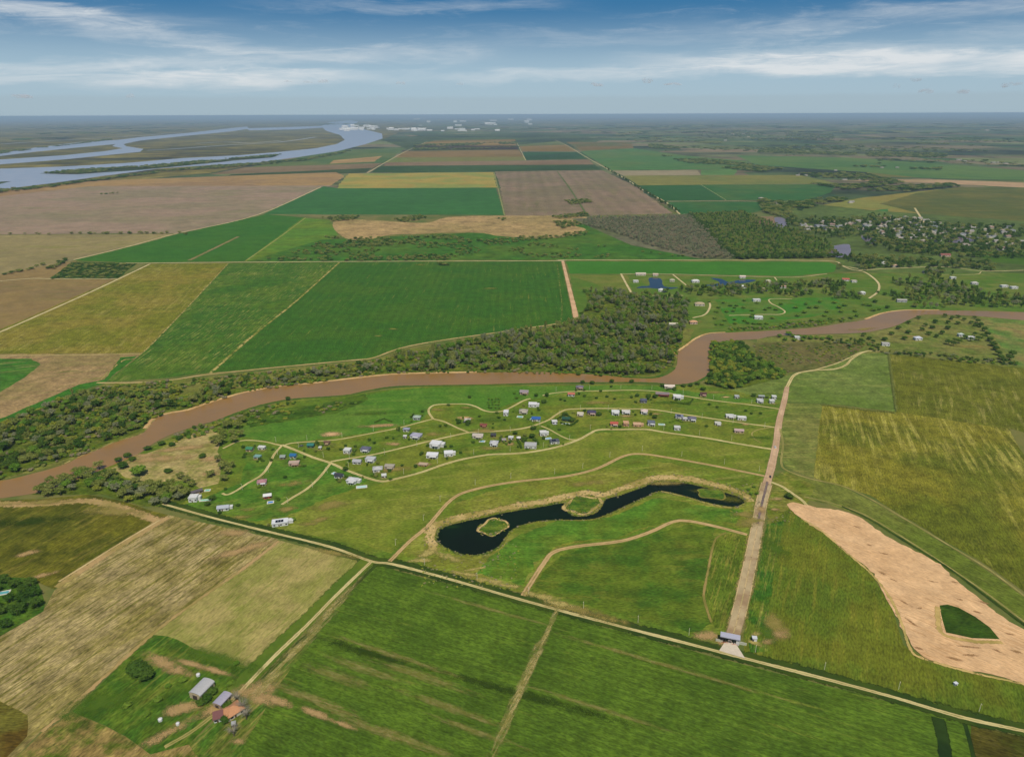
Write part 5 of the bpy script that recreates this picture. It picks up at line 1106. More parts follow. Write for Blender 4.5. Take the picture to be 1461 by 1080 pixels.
for x, y, w_, d_, kd, rf, wl, lb in (
 (914, 393, 28, 9, 'gable', (214, 196, 176), CREAM, 'long pale house left of dark round trees below the bright green strip'), (935, 394, 14, 9, 'gable', (206, 180, 160), CREAM, 'pinkish house right of dark trees below the bright green strip'),
 (907, 403, 14, 9, 'flat', WH, WH, 'white house at the left tip of the dark blue pond'), (959, 402, 13, 9, 'hip', (190, 184, 150), CREAM, 'beige house right of the dark blue pond'),
 (945, 416, 20, 10, 'hip', (222, 220, 214), WH, 'white villa below the dark blue pond'), (940, 433, 22, 9, 'flat', (220, 220, 216), WH, 'white house at the edge of the river wood'),
 (992, 403, 20, 10, 'hip', WH, WH, 'white villa left of the long thin pond'), (1059, 397, 16, 9, 'gable', (224, 200, 184), WH, 'pink-roofed house behind the long thin pond'),
 (1060, 411, 16, 9, 'hip', WH, WH, 'white villa below the long thin pond'), (1096, 403, 12, 9, 'hip', (200, 194, 160), CREAM, 'beige house ringed by round trees at the small loop'),
 (998, 436, 22, 12, 'hip', (186, 166, 130), CREAM, 'big tan villa beside the curved white lane'), (1079, 430, 18, 9, 'flat', WH, WH, 'white house behind round orchard trees'),
 (1082, 455, 18, 12, 'flat', (226, 226, 218), WH, 'large white villa in the orchard near the brown river'), (961, 465, 20, 6, 'gable', (216, 204, 176), WH, 'long pale shed in the river wood near the bend'),
 (989, 462, 16, 10, 'hip', (206, 158, 116), PKW, 'orange-roofed house beside the pale cliff of the river'), (892, 423, 16, 8, 'flat', (200, 196, 184), WH, 'pale house among trees at the lower end of a white lane'),
 (1090, 415, 16, 9, 'gable', (206, 186, 160), WH, 'tan-roofed house in front of the row of tall trees'), (1117, 411, 16, 9, 'hip', (206, 166, 140), WH, 'red-tan house right of the small loop'),
 (1206, 401, 18, 9, 'gable', (190, 100, 80), WH, 'white house with a red roof left of the long curve'), (1218, 403, 14, 8, 'flat', CREAM, WH, 'cream house just right of the red-roofed house'),
 (1230, 420, 14, 8, 'hip', WH, WH, 'white house inside the long white curve of the lane'), (1286, 431, 22, 8, 'gable', (170, 164, 156), LGR, 'long grey-roofed house near the pale river cliff'),
 (1262, 377, 30, 10, 'gable', WH, WH, 'long white warehouse beside the estate road'), (1276, 381, 18, 9, 'hip', (206, 170, 140), CREAM, 'tan house right of the long white warehouse'),
 (1432, 410, 18, 9, 'flat', WH, WH, 'left of two white houses at the right edge over the river'), (1446, 412, 18, 9, 'flat', WH, WH, 'right of two white houses at the right edge over the river'),
 (1390, 406, 16, 9, 'hip', (196, 190, 180), WH, 'pale house among the tall trees at the right over the river'), (1359, 398, 14, 9, 'flat', WH, WH, 'small white house beside the loop of the estate road'),
 (1320, 390, 14, 9, 'hip', (70, 72, 86), GRY, 'dark-roofed house in a tree clump beside the estate road'), (1137, 484, 10, 8, 'flat', WH, WH, 'white house in the round trees on the near bank'),
 (1309, 485, 14, 9, 'hip', (204, 206, 214), WH, 'white house with dark garden trees on the near bank at right'), (1384, 484, 14, 8, 'flat', WH, WH, 'white house in the right-hand tree clump of the near bank'),
 (1370, 480, 10, 7, 'hip', (190, 200, 190), WH, 'small pale house left in the right-hand tree clump'), (1263, 493, 14, 8, 'flat', (196, 190, 180), WH, 'pale house in low trees above the end of the dirt road'),
 (1352, 358, .1, .1, 'flat', WH, WH, '')):
    if w_ > 1: house(x, y, w_ * .8, d_ * .85, 4.0, U(-14, 6), kd, rf, wl, lb, short(lb), group=ES)
house(1348, 366, 24, 11, 4.5, -4, 'gable', (150, 92, 78), PKW, 'large red-roofed hall at the foot of the town woods', 'red-roofed hall', group=ES)

# ---- the far town: each house a thing, too small to show its parts
def small_house(kind, w_, d_, h, roof, wall):
    V, Fc = [], []; box(V, Fc, (0, 0, h / 2), (w_, d_, h)); n = len(Fc)
    rv, rfc = roof_mesh(kind, w_, d_, h, ov=.9); k = len(V)
    me = mesh('house', V + rv, Fc + [tuple(i + k for i in f) for f in rfc], [0] * n + [1] * len(rfc))
    me.materials.append(pm(wall)); me.materials.append(pm(roof, .6)); return me
KINDS = [(small_house('flat', 12, 9, 4.5, (190, 186, 176), CREAM), 'white flat-roofed'), (small_house('gable', 13, 9, 4, (168, 160, 150), CREAM), 'pale gable-roofed'), (small_house('hip', 12, 11, 4, (178, 164, 144), CREAM), 'cream hip-roofed'),
         (small_house('gable', 12, 9, 4, (158, 128, 110), CREAM), 'terracotta-roofed'), (small_house('flat', 15, 11, 6, (150, 150, 150), LGR), 'grey two-storey')]
TP = [[(1130, 322), (1180, 316), (1240, 316), (1250, 328), (1200, 330), (1150, 330)], [(1250, 308), (1320, 312), (1350, 322), (1360, 340), (1320, 350), (1262, 338), (1240, 322)], [(1350, 322), (1461, 326), (1540, 328), (1540, 366), (1461, 362), (1380, 356), (1360, 340)]]
n = 0
for poly in TP:
    for x, y in scatter(poly, 38, 80):
        me, nm = random.choice(KINDS[:3] + KINDS)
        o = bpy.data.objects.new('house', me); COL.objects.link(o); o.location = (x, y, 0); o.rotation_euler = (0, 0, U(-.4, .4)); sx = U(.8, 1.3); o.scale = (sx, sx, U(.9, 1.2))
        tag(o, f'{nm} small house among dark trees in the far riverside town', 'house', 'houses of the far riverside town'); n += 1
for x, y in ((1143, 249), (1150, 251), (1160, 253), (1138, 251), (1172, 250), (1205, 257), (1228, 257), (1236, 256), (1192, 244), (1368, 229), (1376, 231), (1258, 240), (1417, 233), (1424, 233), (1435, 234), (1022, 204), (1035, 201), (1045, 192), (1060, 192), (1068, 196), (1280, 240), (1244, 214), (1215, 289), (1213, 290), (1114, 292), (1111, 291), (1086, 284), (600, 180), (1408, 187), (840, 168), (908, 190), (915, 191), (900, 190)):
    me, nm = random.choice(KINDS[:3]); p = G(x, y)
    o = bpy.data.objects.new('farm_building', me); COL.objects.link(o); o.location = (p.x, p.y, 0); o.rotation_euler = (0, 0, U(-.3, .3)); k = max(1.2, p.length / 4200); o.scale = (k * U(1, 1.8), k * 1.1, k * .8)
    tag(o, f'lone {nm} farm building far out on the hazy plain', 'farm building', 'lone buildings on the far plain')
PORT = [small_house('flat', 16, 12, 6, (250, 248, 240), (250, 248, 240)), small_house('gable', 18, 11, 5, (240, 236, 226), (250, 246, 236))]
# the port on the great river
for i in range(64):
    x, y = random.choice([(U(488, 545), U(181, 187.5)), (U(488, 542), U(180, 186)), (U(555, 608), U(184.6, 187.5)), (U(555, 608), U(184.5, 187.5)), (U(610, 720), U(184, 188)), (U(560, 760), U(171, 180))])
    me = random.choice(PORT); p = G(x, y); k = p.length / 2900
    o = bpy.data.objects.new('port_building', me); COL.objects.link(o); o.location = (p.x, p.y, 0); o.rotation_euler = (0, 0, U(-.3, .3)); o.scale = (k * U(.7, 1.5), k * .8, k * U(.5, 1.0))
    tag(o, 'pale port building beside the great river under the horizon', 'port building', 'buildings of the far port')
V, Fc = [], []; tube(V, Fc, (0, 0, 0), (0, 0, 150), 11, 9, 10); tube(V, Fc, (26, 0, 0), (26, 0, 110), 12, 12, 10); tube(V, Fc, (-24, 0, 0), (-24, 0, 95), 12, 12, 10)
p = G(605, 170.5); o = link('silo', mesh('silo', V, Fc), pm((206, 208, 210))); o.location = (p.x, p.y, 0); o.scale = (2.2, 2.2, 1.3); tag(o, 'pale tall silo tower standing up above the horizon', 'silo')

# ================================================================== THE FARMYARD
def along(a, b): p, q = G(*a), G(*b); return math.atan2(q.y - p.y, q.x - p.x), (q - p).length
def vault(L_, Wd, h, rise, n=10):
    V, Fc = [], []
    for x in (-L_ / 2, L_ / 2):
        for t_ in (0, .18):
            for k in range(n + 1):
                a_ = math.pi * k / n; V.append((x, -math.cos(a_) * (Wd / 2 + .3), h + t_ + math.sin(a_) * rise))
    m_ = n + 1
    for k in range(n):
        Fc += [(m_ + k, m_ + k + 1, 3 * m_ + k + 1, 3 * m_ + k), (k + 1, k, 2 * m_ + k, 2 * m_ + k + 1), (k, k + 1, m_ + k + 1, m_ + k), (2 * m_ + k + 1, 2 * m_ + k, 3 * m_ + k, 3 * m_ + k + 1)]
    return V, Fc
def barn(c4, h, rise, roofc, wallc, label, side_open=False):
    a, ln = along(c4[0], c4[1]); zc = [G(q[0], q[1], h) for q in c4]; c = sum(zc, Vector()) / 4
    L_ = ((zc[1] - zc[0]).length + (zc[2] - zc[3]).length) / 2; Wd = ((zc[3] - zc[0]).length + (zc[2] - zc[1]).length) / 2
    e = empty('barn', (c.x, c.y, 0), a); tag(e, label, 'barn')
    boxes('wall', [((0, Wd / 2 - .12, h / 2), (L_, .24, h)), ((0, -Wd / 2 + .12, h / 2), (L_, .24, h)), ((L_ / 2 - .12, 0, h / 2), (.24, Wd - .5, h)), ((-L_ / 2 + .12, 0, h / 2), (.24, Wd - .5, h))], pm(wallc), e)
    n = 10; V, Fc = [], []
    for x in (-L_ / 2 + .1, L_ / 2 - .1):
        i = len(V); V += [(x, -math.cos(math.pi * k / n) * (Wd / 2 - .1), h - .05 + math.sin(math.pi * k / n) * (rise - .05)) for k in range(n + 1)]; Fc.append(tuple(range(i, i + n + 1)))
    link('gable', mesh('gable', V, Fc), pm(wallc), e)
    rv, rfc = vault(L_ + .6, Wd, h, rise)
    link('roof', mesh('roof', rv, rfc), pm(roofc, .45, .2), e)
    boxes('door', [((-L_ / 2 - .05, 0, h * .4), (.2, Wd * .4, h * .8))], pm((74, 62, 52)), e)
    for i in range(3): boxes('window', [((-L_ / 3 + i * L_ / 3, -Wd / 2 - .05, h * .6), (1.8, .14, 1.1))], GLASS, e)
    return e
barn([(271, 987), (290.6, 967.6), (304.4, 973), (284.5, 994.4)], 4.2, 1.5, (204, 200, 194), (188, 172, 136), 'large barn with a curved pale grey metal roof in the farmyard')
barn([(303.5, 1003), (320, 986), (329.4, 990.7), (314.6, 1006.5)], 3.4, .9, (190, 182, 192), (168, 146, 118), 'smaller barn with a lilac grey metal roof nearer the farm lane')
house(333, 1017, 10.5, 9, 3, 48, 'hip', (200, 142, 96), CREAM, 'farmhouse with an orange tiled hip roof beside the bare grey tree', 'orange-roofed farmhouse', group='buildings of the farmyard', name='farmhouse')
house(312, 1026, 5, 5, 3, 20, 'shed', (128, 84, 78), WH, 'small white outbuilding with a maroon roof left of the orange-roofed farmhouse', 'maroon-roofed outbuilding', group='buildings of the farmyard', name='outbuilding')
house(334, 1036, 2.2, 2.2, 2.4, 20, 'flat', LGR, WH, 'tiny white pump hut below the orange-roofed farmhouse', 'tiny pump hut', group='buildings of the farmyard', name='pump_hut')

def bare_tree(px, py, h, label):
    p = G(px, py); e = empty('bare_tree', (p.x, p.y, 0)); tag(e, label, 'tree', 'bare grey trees of the farmyard'); g = np.random.default_rng(int(px))
    V, Fc = [], []; tube(V, Fc, (0, 0, -.2), (.1, .1, h * .4), .35, .22); link('trunk', mesh('trunk', V, Fc), BARK, e)
    V, Fc = [], []
    for i in range(46):
        a = g.uniform(0, 6.28); r = g.uniform(.5, 1) * h * .45; z = h * g.uniform(.55, 1.0)
        m_ = np.array((math.cos(a) * r * .5, math.sin(a) * r * .5, h * .4 + (z - h * .4) * .55)); q = np.array((math.cos(a) * r, math.sin(a) * r, z))
        tube(V, Fc, (0.1, .1, h * .36), m_, .13, .07, 4); tube(V, Fc, m_, q, .07, .02, 3)
        for _ in range(3): tube(V, Fc, m_ + (q - m_) * g.uniform(.2, .8), q + g.normal(size=3) * h * .1, .05, .015, 3)
    link('branches', mesh('branches', V, Fc), plain('grey_bark', S(142, 134, 116), .9, .1, .2), e)
bare_tree(347, 1012, 9, 'bare grey tree right of the orange-roofed farmhouse, the upper one'); bare_tree(352, 1026, 10, 'bare grey tree beside the dark field corner, the middle one'); bare_tree(334, 1050, 9, 'bare grey tree below the farmhouse, the lowest one'); bare_tree(338, 1000, 7, 'small bare grey tree between barn and farm lane')
for x, y, r_, lb in ((283, 964, 1.3, 'small white water tank behind the large barn'), (254, 1034, 1.1, 'small white water tank beside the brown field track'), (229, 1028, 1.3, 'white trough out in the dark green farm plot')):
    V, Fc = [], []; tube(V, Fc, (0, 0, 0), (0, 0, 1.7), r_, r_, 14); tube(V, Fc, (0, 0, 1.7), (0, 0, 2.1), r_, r_ * .3, 14)
    p = G(x, y); o = link('water_tank', mesh('water_tank', V, Fc), pm(WH)); o.location = (p.x, p.y, 0); tag(o, lb, 'tank')

# ================================================================== THE GATE
ga, gl = along((1028.4, 909.5), (1055.5, 915)); gc = G(1041, 916)
e = empty('entrance_gate', (gc.x, gc.y, 0), ga); tag(e, 'entrance gatehouse with a pale grey slab roof across the paved road', 'gatehouse')
boxes('roof', [((0, 0, 5.3), (gl + .5, 5.2, .5)), ((0, -2.5, 5.62), (gl + .5, .2, .2)), ((0, 2.5, 5.62), (gl + .5, .2, .2))], pm((186, 184, 196), .5), e)
boxes('dark_end', [((-gl / 2 + 1.2, 0, 2.5), (2.6, 4.2, 5.0))], pm((38, 38, 46), .4), e)
bt = boxes('booth', [((0, 0, 1.45), (2.6, 3.2, 2.9))], pm((168, 152, 140)), e)
boxes('window', [((0, -1.63, 1.8), (1.9, .1, 1.0)), ((1.33, 0, 1.8), (.1, 2.2, 1.0)), ((-1.33, 0, 1.8), (.1, 2.2, 1.0))], GLASS, bt)
for sx in (-1, 1): boxes('pillar', [((sx * gl * .22, -1.6, 2.5), (.45, .45, 5.0)), ((sx * gl * .22, 1.6, 2.5), (.45, .45, 5.0))], pm((60, 60, 66)), e)
boxes('side_block', [((gl / 2 - 1.2, 0, 2.0), (2.2, 3.4, 4.0))], pm(WH), e)
for sx in (-1, 1): boxes('barrier_arm', [((sx * 3.6, -2.4, 1.1), (4.2, .12, .12)), ((sx * 1.6, -2.4, .6), (.3, .3, 1.1))], pm((210, 90, 80)), e)
for a, b, lb in (((1021, 914.5), (1031, 916.5), 'low pale entrance wall left of the gatehouse'), ((1052, 918), (1065, 921), 'low pale entrance wall right of the gatehouse')):
    an, ln = along(a, b); c = (G(*a) + G(*b)) / 2
    w_ = empty('entrance_wall', (c.x, c.y, 0), an); tag(w_, lb, 'wall'); boxes('wall', [((0, 0, 1.0), (ln, .5, 2.0))], pm((206, 204, 176)), w_); boxes('coping', [((0, 0, 2.08), (ln + .2, .7, .16))], pm((186, 182, 160)), w_)
sheet('forecourt', [(1034, 917), (1049, 918), (1063, 940), (1052, 937), (1026, 929)], plain('concrete', S(196, 182, 158), .8, .2, .08, scale=.6), amp=0.15)
strip('road_edge', [(1066, 921), (1070, 928), (1074, 934)], 2.2, STRAWS) if 'STRAWS' in globals() else None
k = G(1076, 914); e = empty('guard_hut', (k.x, k.y, 0), R(-8)); tag(e, 'small white guard hut with a dark door right of the gatehouse', 'hut')
boxes('wall', [((0, 0, 1.5), (3.0, 2.6, 3.0))], pm(WH), e); boxes('roof', [((0, 0, 3.12), (3.5, 3.1, .24))], pm((214, 214, 214)), e); boxes('door', [((-1.0, -1.34, 1.1), (.9, .1, 2.2))], pm((26, 26, 30)), e); boxes('window', [((-1.53, 0, 1.5), (.1, 1.8, 2.0))], pm((26, 26, 30)), e)
k = G(1363, 977); e = empty('field_hut', (k.x, k.y, 0), R(20)); tag(e, 'tiny white and dark hut alone in the grass below the sand', 'hut')
boxes('wall', [((0, 0, .9), (2.2, 1.6, 1.8))], pm(WH), e); boxes('roof', [((0, 0, 1.9), (2.6, 2.0, .2))], pm((220, 220, 220)), e); boxes('door', [((-.5, -.84, .8), (.9, .1, 1.6))], pm((30, 30, 34)), e)

# ================================================================== CARS, POOLS, HEDGES, POSTS
def car(px, py, yaw, colr, label):
    p = G(px, py); e = empty('car', (p.x, p.y, .35), R(yaw)); tag(e, label, 'car')
    V = []; Fc = []
    prof = [(-2.15, .35), (-2.15, .85), (-1.2, .95), (-.7, 1.45), (.9, 1.45), (1.5, .95), (2.15, .85), (2.15, .35)]
    for y in (-.86, .86):
        for x, z in prof: V.append((x, y * (.8 if z > 1.2 else 1), z))
    n = len(prof)
    Fc = [tuple(range(n - 1, -1, -1)), tuple(range(n, 2 * n))] + [(k, (k + 1) % n, n + (k + 1) % n, n + k) for k in range(n)]
    link('body', mesh('body', V, Fc), pm(colr, .3), e)
    boxes('windscreen', [((1.22, 0, 1.24), (.5, 1.3, .36))], GLASS, e); boxes('rear_window', [((-1.0, 0, 1.24), (.4, 1.3, .36))], GLASS, e)
    for sx in (-1.35, 1.35):
        for sy in (-.82, .82):
            V, Fc = [], []; tube(V, Fc, (sx, sy - .1, .33), (sx, sy + .1, .33), .33, .33, 12); Fc.append(tuple(range(11, -1, -1))); link('wheel', mesh('wheel', V, Fc), pm((26, 26, 28)), e)
    for sy in (-.6, .6): boxes('headlight', [((2.16, sy, .68), (.06, .34, .18))], pm((230, 230, 220), .2), e)
car(1099, 681, 75, (58, 44, 44), 'dark maroon car driving on the pink dirt road')
car(430, 637, 20, (96, 96, 104), 'grey car parked left of the dark teal-roofed house')
car(1106, 639, 78, (226, 226, 226), 'white car on the main road at the village junction')
car(663, 603, 5, (80, 80, 86), 'dark grey car parked between the dark trees by the slab hut')
car(792, 606, 10, (210, 210, 212), 'silver car parked outside the small white corner house')

def pool(px, py, w_, d_, yaw, label, colr=(72, 168, 176)):
    p = G(px, py); e = empty('swimming_pool', (p.x, p.y, .3), R(yaw)); tag(e, label, 'pool')
    boxes('rim', [((0, d_ / 2 + .5, .12), (w_ + 2, 1, .3)), ((0, -d_ / 2 - .5, .12), (w_ + 2, 1, .3)), ((w_ / 2 + .5, 0, .12), (1, d_, .3)), ((-w_ / 2 - .5, 0, .12), (1, d_, .3))], pm((220, 214, 196)), e)
    boxes('water', [((0, 0, .02), (w_, d_, .3))], plain('pool_water', S(*colr), .08, .5, .05), e)
pool(6, 846, 6.5, 3.6, 20, 'turquoise pool with a white rim in the corner garden', (92, 158, 160)); pool(386, 717, 4.5, 3, 15, 'small bright blue pool below the red-walled cottage', (60, 130, 190))
pool(478, 676, 5, 3, -30, 'pale blue pool left of the black-roofed house', (140, 196, 206)); pool(516, 695, 9, 3.4, 12, 'long pale teal pool right of the large pale-roofed house', (168, 206, 196)); pool(742, 595, 6, 3.2, -8, 'teal pool below the tan-roofed house', (84, 170, 160))
pool(757, 598, 5, 3, -10, 'pale teal pool left of the royal blue-roofed house', (150, 210, 204)); pool(688, 630, 5, 3, -8, 'light blue pool below the wide tan-grey house', (100, 160, 180)); pool(807, 605, 8, 2.6, -14, 'pale teal lap pool below the bottle green-roofed house', (130, 196, 184))
pool(293, 714, 9, 2, 8, 'narrow mint pool right of the white block house', (120, 196, 160)); pool(296, 700, 4, 2.4, 8, 'small mint pool behind the white block house', (84, 180, 140)); pool(782, 626, 6, 3, 10, 'blue pool left of the dark solar-roofed house', (110, 170, 190)); pool(944, 606, 6, 3, -5, 'teal terrace pool right of the grey terrace house', (120, 180, 160))

def hedge(pts, wd, h, leaf, label, name='hedge'):
    P = [G(*q) for q in pts]; o0 = P[0].copy(); lob = []
    for a, b in zip(P, P[1:]):
        n_ = max(1, int((b - a).length / (wd * .8)))
        for i in range(n_):
            q = a.lerp(b, i / n_) - o0; lob.append((q.x + U(-.2, .2) * wd, q.y + U(-.2, .2) * wd, h * .45, wd * .55 * U(.8, 1.25), h / wd))
    V, Fc = leaves(lob, 46 * len(lob), wd * .26, NR, .85)
    o = link(name, mesh(name, V, Fc), LF[leaf]); o.location = o0; tag(o, label, 'hedge')
hedge([(737, 626), (745, 641)], 2.4, 2.4, 'dark', 'dark hedge left of the large flat-roofed house'); hedge([(738, 627), (762, 625)], 2.4, 2.2, 'dark', 'dark hedge behind the large flat-roofed house'); hedge([(762, 627), (769, 636)], 3.4, 3.2, 'dark', 'dark tree hedge right of the large flat-roofed house')
hedge([(957, 574), (983, 578)], 2.0, 1.8, 'dark', 'long arm of the hedge on the lawn between the upper roads'); hedge([(983, 578), (989, 570)], 2.0, 1.8, 'dark', 'short arm of the hedge on the lawn between the upper roads')
hedge([(796, 599), (806, 592), (822, 600)], 2.6, 2.2, 'dark', 'hedge behind the bottle green-roofed house'); hedge([(800, 604), (815, 608), (826, 600)], 2.6, 2.2, 'dark', 'hedge in front of the bottle green-roofed house')
hedge([(535, 603), (548, 598), (560, 603)], 2.2, 1.6, 'dark', 'thin dark hedge around the bare soil above the top village road'); hedge([(957, 603), (964, 599), (976, 604)], 2.6, 2.4, 'green', 'green hedge around the patio above the lone white cube')
hedge([(1173, 578), (1205, 582), (1240, 586), (1279, 590)], 3, 1.6, 'olive', 'thin hedge along the top of the big olive field'); hedge([(1268, 506), (1271, 530), (1275, 560), (1279, 588)], 3, 1.8, 'olive', 'thin hedge between the green paddock and the dark olive field')

POSTM = plain('pale_post', S(206, 196, 168), .7, .2, .1)
V, Fc = [], []; tube(V, Fc, (0, 0, 0), (0, 0, 6.6), .17, .11, 8); PMESH = mesh('post', V, Fc); PMESH.materials.append(POSTM)
V, Fc = [], []; tube(V, Fc, (0, 0, 6.3), (1.1, 0, 6.7), .08, .06, 6); box(V, Fc, (1.2, 0, 6.7), (.6, .26, .16)); AMESH = mesh('lamp_head', V, Fc); AMESH.materials.append(POSTM)
def posts(pts, gap, off, where, start=.5, skip=None):
    P = catmull([G(*q) for q in pts], 6); acc = -gap * start
    for a, b in zip(P, P[1:]):
        L_ = (b - a).length; acc += L_
        if acc >= 0:
            acc -= gap; d = (b - a).normalized(); q = b + Vector((-d.y, d.x, 0)) * off
            e = empty('lamp_post', (q.x, q.y, 0), math.atan2(d.y, d.x) + (math.pi / 2 if off < 0 else -math.pi / 2))
            for nm, me in (('post', PMESH), ('lamp_head', AMESH)):
                o = bpy.data.objects.new(nm, me); COL.objects.link(o); o.parent = e
            tag(e, f'pale lamp post standing in the grass beside {where}', 'lamp post', 'lamp posts of the village roads')
posts(V3, 40, 6, 'the lower village road'); posts(V2, 38, -5, 'the middle village road'); posts(V1b, 42, 5, 'the upper road near the river'); posts(V1a, 40, 5, 'the western village road'); posts(NEP, 40, 8, 'the brown road above the dark pond')
posts(LONG[6:], 44, 9, 'the long gravel road along the near fields'); posts(V4, 34, 4, 'the short lane down from the fork'); posts(V5, 40, 4, 'the curving dead-end lane')

# ---- the traced trees, each named after what stands nearest
ADJ = {'dark': 'dark green', 'green': 'green', 'olive': 'olive green', 'yellow': 'yellow green'}
EXTRA = [(30, 850, 'turquoise pool in the corner'), (204, 962, 'dark green farm plot'), (200, 680, 'brown river at left'), (80, 690, 'brown river at far left'), (1127, 711, 'neck of the sand area'), (1073, 701, 'end of the dark pond'), (703, 577, 'loop lane'), (1410, 490, 'right-hand meadow'), (1150, 483, 'brown river on its near bank'), (320, 625, 'dry clearing'), (1190, 446, 'brown river on its far bank'), (1340, 460, 'near bank of the river at right')]
ANCH = [(x, y, k, G(x, y)) for x, y, k in EXTRA] + HOUSES
YARD = patch_mat(S(150, 142, 84), S(120, 122, 58), rag=.9, dens=.8, sc_=.5)
for hx, hy, key, p in HOUSES:
    if hy > 540 and 330 < hx < 1115 and random.random() < .75: patch('yard', hx + U(-3, 3), hy + U(0, 2.5), U(7, 12), U(4, 7), U(-.3, .3), YARD)
# traced small trees, orchard included, set as shrubs; then shrubs close about the houses
SMALL_TREES_SHRUBS = [g for g in GARDEN if g[2] < 5.4 and g[3] < 9.5]; GARDEN = [g for g in GARDEN if not (g[2] < 5.4 and g[3] < 9.5)]
for hx, hy, key, p in HOUSES:
    if hy > 540 and 330 < hx < 1115:
        for _ in range(random.choice((2, 2, 3, 3))):
            a = U(0, 6.28); r = U(7.0, 12); SMALL_TREES_SHRUBS.append((p.x + r * 1.2 * math.cos(a), p.y + r * math.sin(a), U(2.0, 4.4), U(2.8, 5.4), 'bush', random.choice(('dark', 'dark', 'green', 'olive')), key))
for g in SMALL_TREES_SHRUBS[:290]:
    if len(g) == 7: x, y, h, wd, st, lf, _ = g; p = Vector((x, y, 0))
    else:
        px, py, h, wd, st, lf = g; p = G(px, py)
    b = min(ANCH, key=lambda a: (a[3] - p).length); dx, dy = p.x - b[3].x, p.y - b[3].y
    rel = ('right of' if dx > 0 else 'left of') if abs(dx) > abs(dy) else ('behind' if dy > 0 else 'in front of')
    far_ = 'near and' if (p - b[3]).length < 12 else 'standing out'
    tree(p.x, p.y, h, wd, st, lf, f"{'low' if h < 2.8 else 'taller'} {ADJ[lf]} shrub {rel} the {b[2]}", 'shrubs about the village gardens', 'shrub', 'shrub')  # small traced trees among these carry the shrub tag too
for x, y in T4P:
    st, lf = random.choice([('open', 'olive'), ('open', 'olive'), ('round', 'green'), ('open', 'dark'), ('open', 'grey')])
    tree(x, y, U(8, 11), U(8, 11), st, lf, f"{ {'olive': 'olive green', 'green': 'fresh green', 'dark': 'dark green', 'grey': 'grey green'}[lf] } tree in the thick belt between the brown river and the stubble field", 'trees of the near-bank belt')
for px, py, h, wd, st, lf in GARDEN:
    p = G(px, py); b = min(ANCH, key=lambda a: (a[3] - p).length)
    dx, dy = p.x - b[3].x, p.y - b[3].y
    rel = ('right of' if dx > 0 else 'left of') if abs(dx) > abs(dy) else ('behind' if dy > 0 else 'in front of')
    sz = 'small' if h < 4 else 'large' if h > 8 else 'mid-sized'
    shp = 'round' if st == 'round' else 'loose-crowned'
    tree(p.x, p.y, h, wd, st, lf, f'{sz} {shp} {ADJ[lf]} tree {rel} the {b[2]}', 'single trees of gardens and banks')

# ================================================================== CLOUDS
cm = bpy.data.materials.new('cloud_vapour'); cm.use_nodes = True; t = NT(cm.node_tree)
vs = t.new('ShaderNodeVolumeScatter'); vs.inputs['Color'].default_value = (1, 1, 1, 1); vs.inputs['Density'].default_value = .0028; vs.inputs['Anisotropy'].default_value = -.45
t.l.new(vs.outputs[0], t.new('ShaderNodeOutputMaterial').inputs['Volume'])
for i, (px, py, w_, h_, pos) in enumerate(((30, 139, 30, 6, 'farthest left above the great river'), (185, 138, 16, 7, 'second from the left above the great river'), (412, 117, 12, 4, 'first of three in the left centre'), (440, 118, 14, 4, 'middle of three in the left centre'), (461, 117, 16, 5, 'last of three in the left centre'), (572, 120, 14, 5, 'above the far port'), (657, 121, 12, 4, 'right of the far port'), (851, 122, 20, 6, 'above the long straight lane'), (922, 117, 17, 8, 'right of centre, the bright one'), (961, 121, 26, 4, 'right of centre, the flat grey one'), (1280, 124, 10, 7, 'first of the right-hand group'), (1306, 115, 18, 6, 'highest of the right-hand group'), (1318, 132, 22, 7, 'lowest of the right-hand group'), (1378, 132, 20, 7, 'right of the right-hand group'), (1434, 124, 16, 8, 'near the right edge, lower'), (1450, 121, 18, 6, 'at the right edge'))):
    dist = 26000 + 900 * (i % 5); d = ray(px, py); p = Vector((0, 0, CAM_H)) + d * (dist / d.y); k = dist / F
    bm = bmesh.new()
    for j in range(7):
        r = bmesh.ops.create_icosphere(bm, subdivisions=2, radius=1)
        sx = U(.22, .36) * w_ * k / 2 * 1.3; off = Vector((U(-.34, .34) * w_ * k, U(-.3, .3) * w_ * k, U(-.1, .25) * h_ * k))
        for v_ in r['verts']:
            v_.co = Vector((v_.co.x * sx, v_.co.y * sx, max(v_.co.z, -.35) * h_ * k * .42)) + off + mnoise.noise_vector(v_.co * 2 + off) * h_ * k * .08
    me = bpy.data.meshes.new('cloud'); bm.to_mesh(me); bm.free()
    o = link('cloud', me, cm); o.location = p; tag(o, f'small low cumulus cloud {pos}', 'cloud', 'small clouds low over the horizon')

# ================================================================== SKY, SUN, AIR
SUN_AZ = R(168)     # behind the camera, a little to the right
SUN_EL = R(58)
w = bpy.data.worlds.new('World'); sc.world = w; w.use_nodes = True
t = NT(w.node_tree)
g = t.new('ShaderNodeTexCoord').outputs['Generated']
s = t.new('ShaderNodeSeparateXYZ'); t.l.new(g, s.inputs[0])
X, Y, Z = s.outputs
el = t.m('ARCSINE', Z); az = t.m('ARCTAN2', X, Y)
sky = t.new('ShaderNodeTexSky'); sky.sky_type = 'NISHITA'; sky.sun_disc = False
sky.sun_elevation = SUN_EL; sky.sun_rotation = SUN_AZ; sky.altitude = 350; sky.air_density = 1.0; sky.dust_density = 0.6; sky.ozone_density = 2.0
base = t.gain(sky.outputs[0], 0.085)
D = math.degrees
def azel(px, py):
    d = ray(px, py); return math.atan2(d.x, d.y), math.asin(d.z)
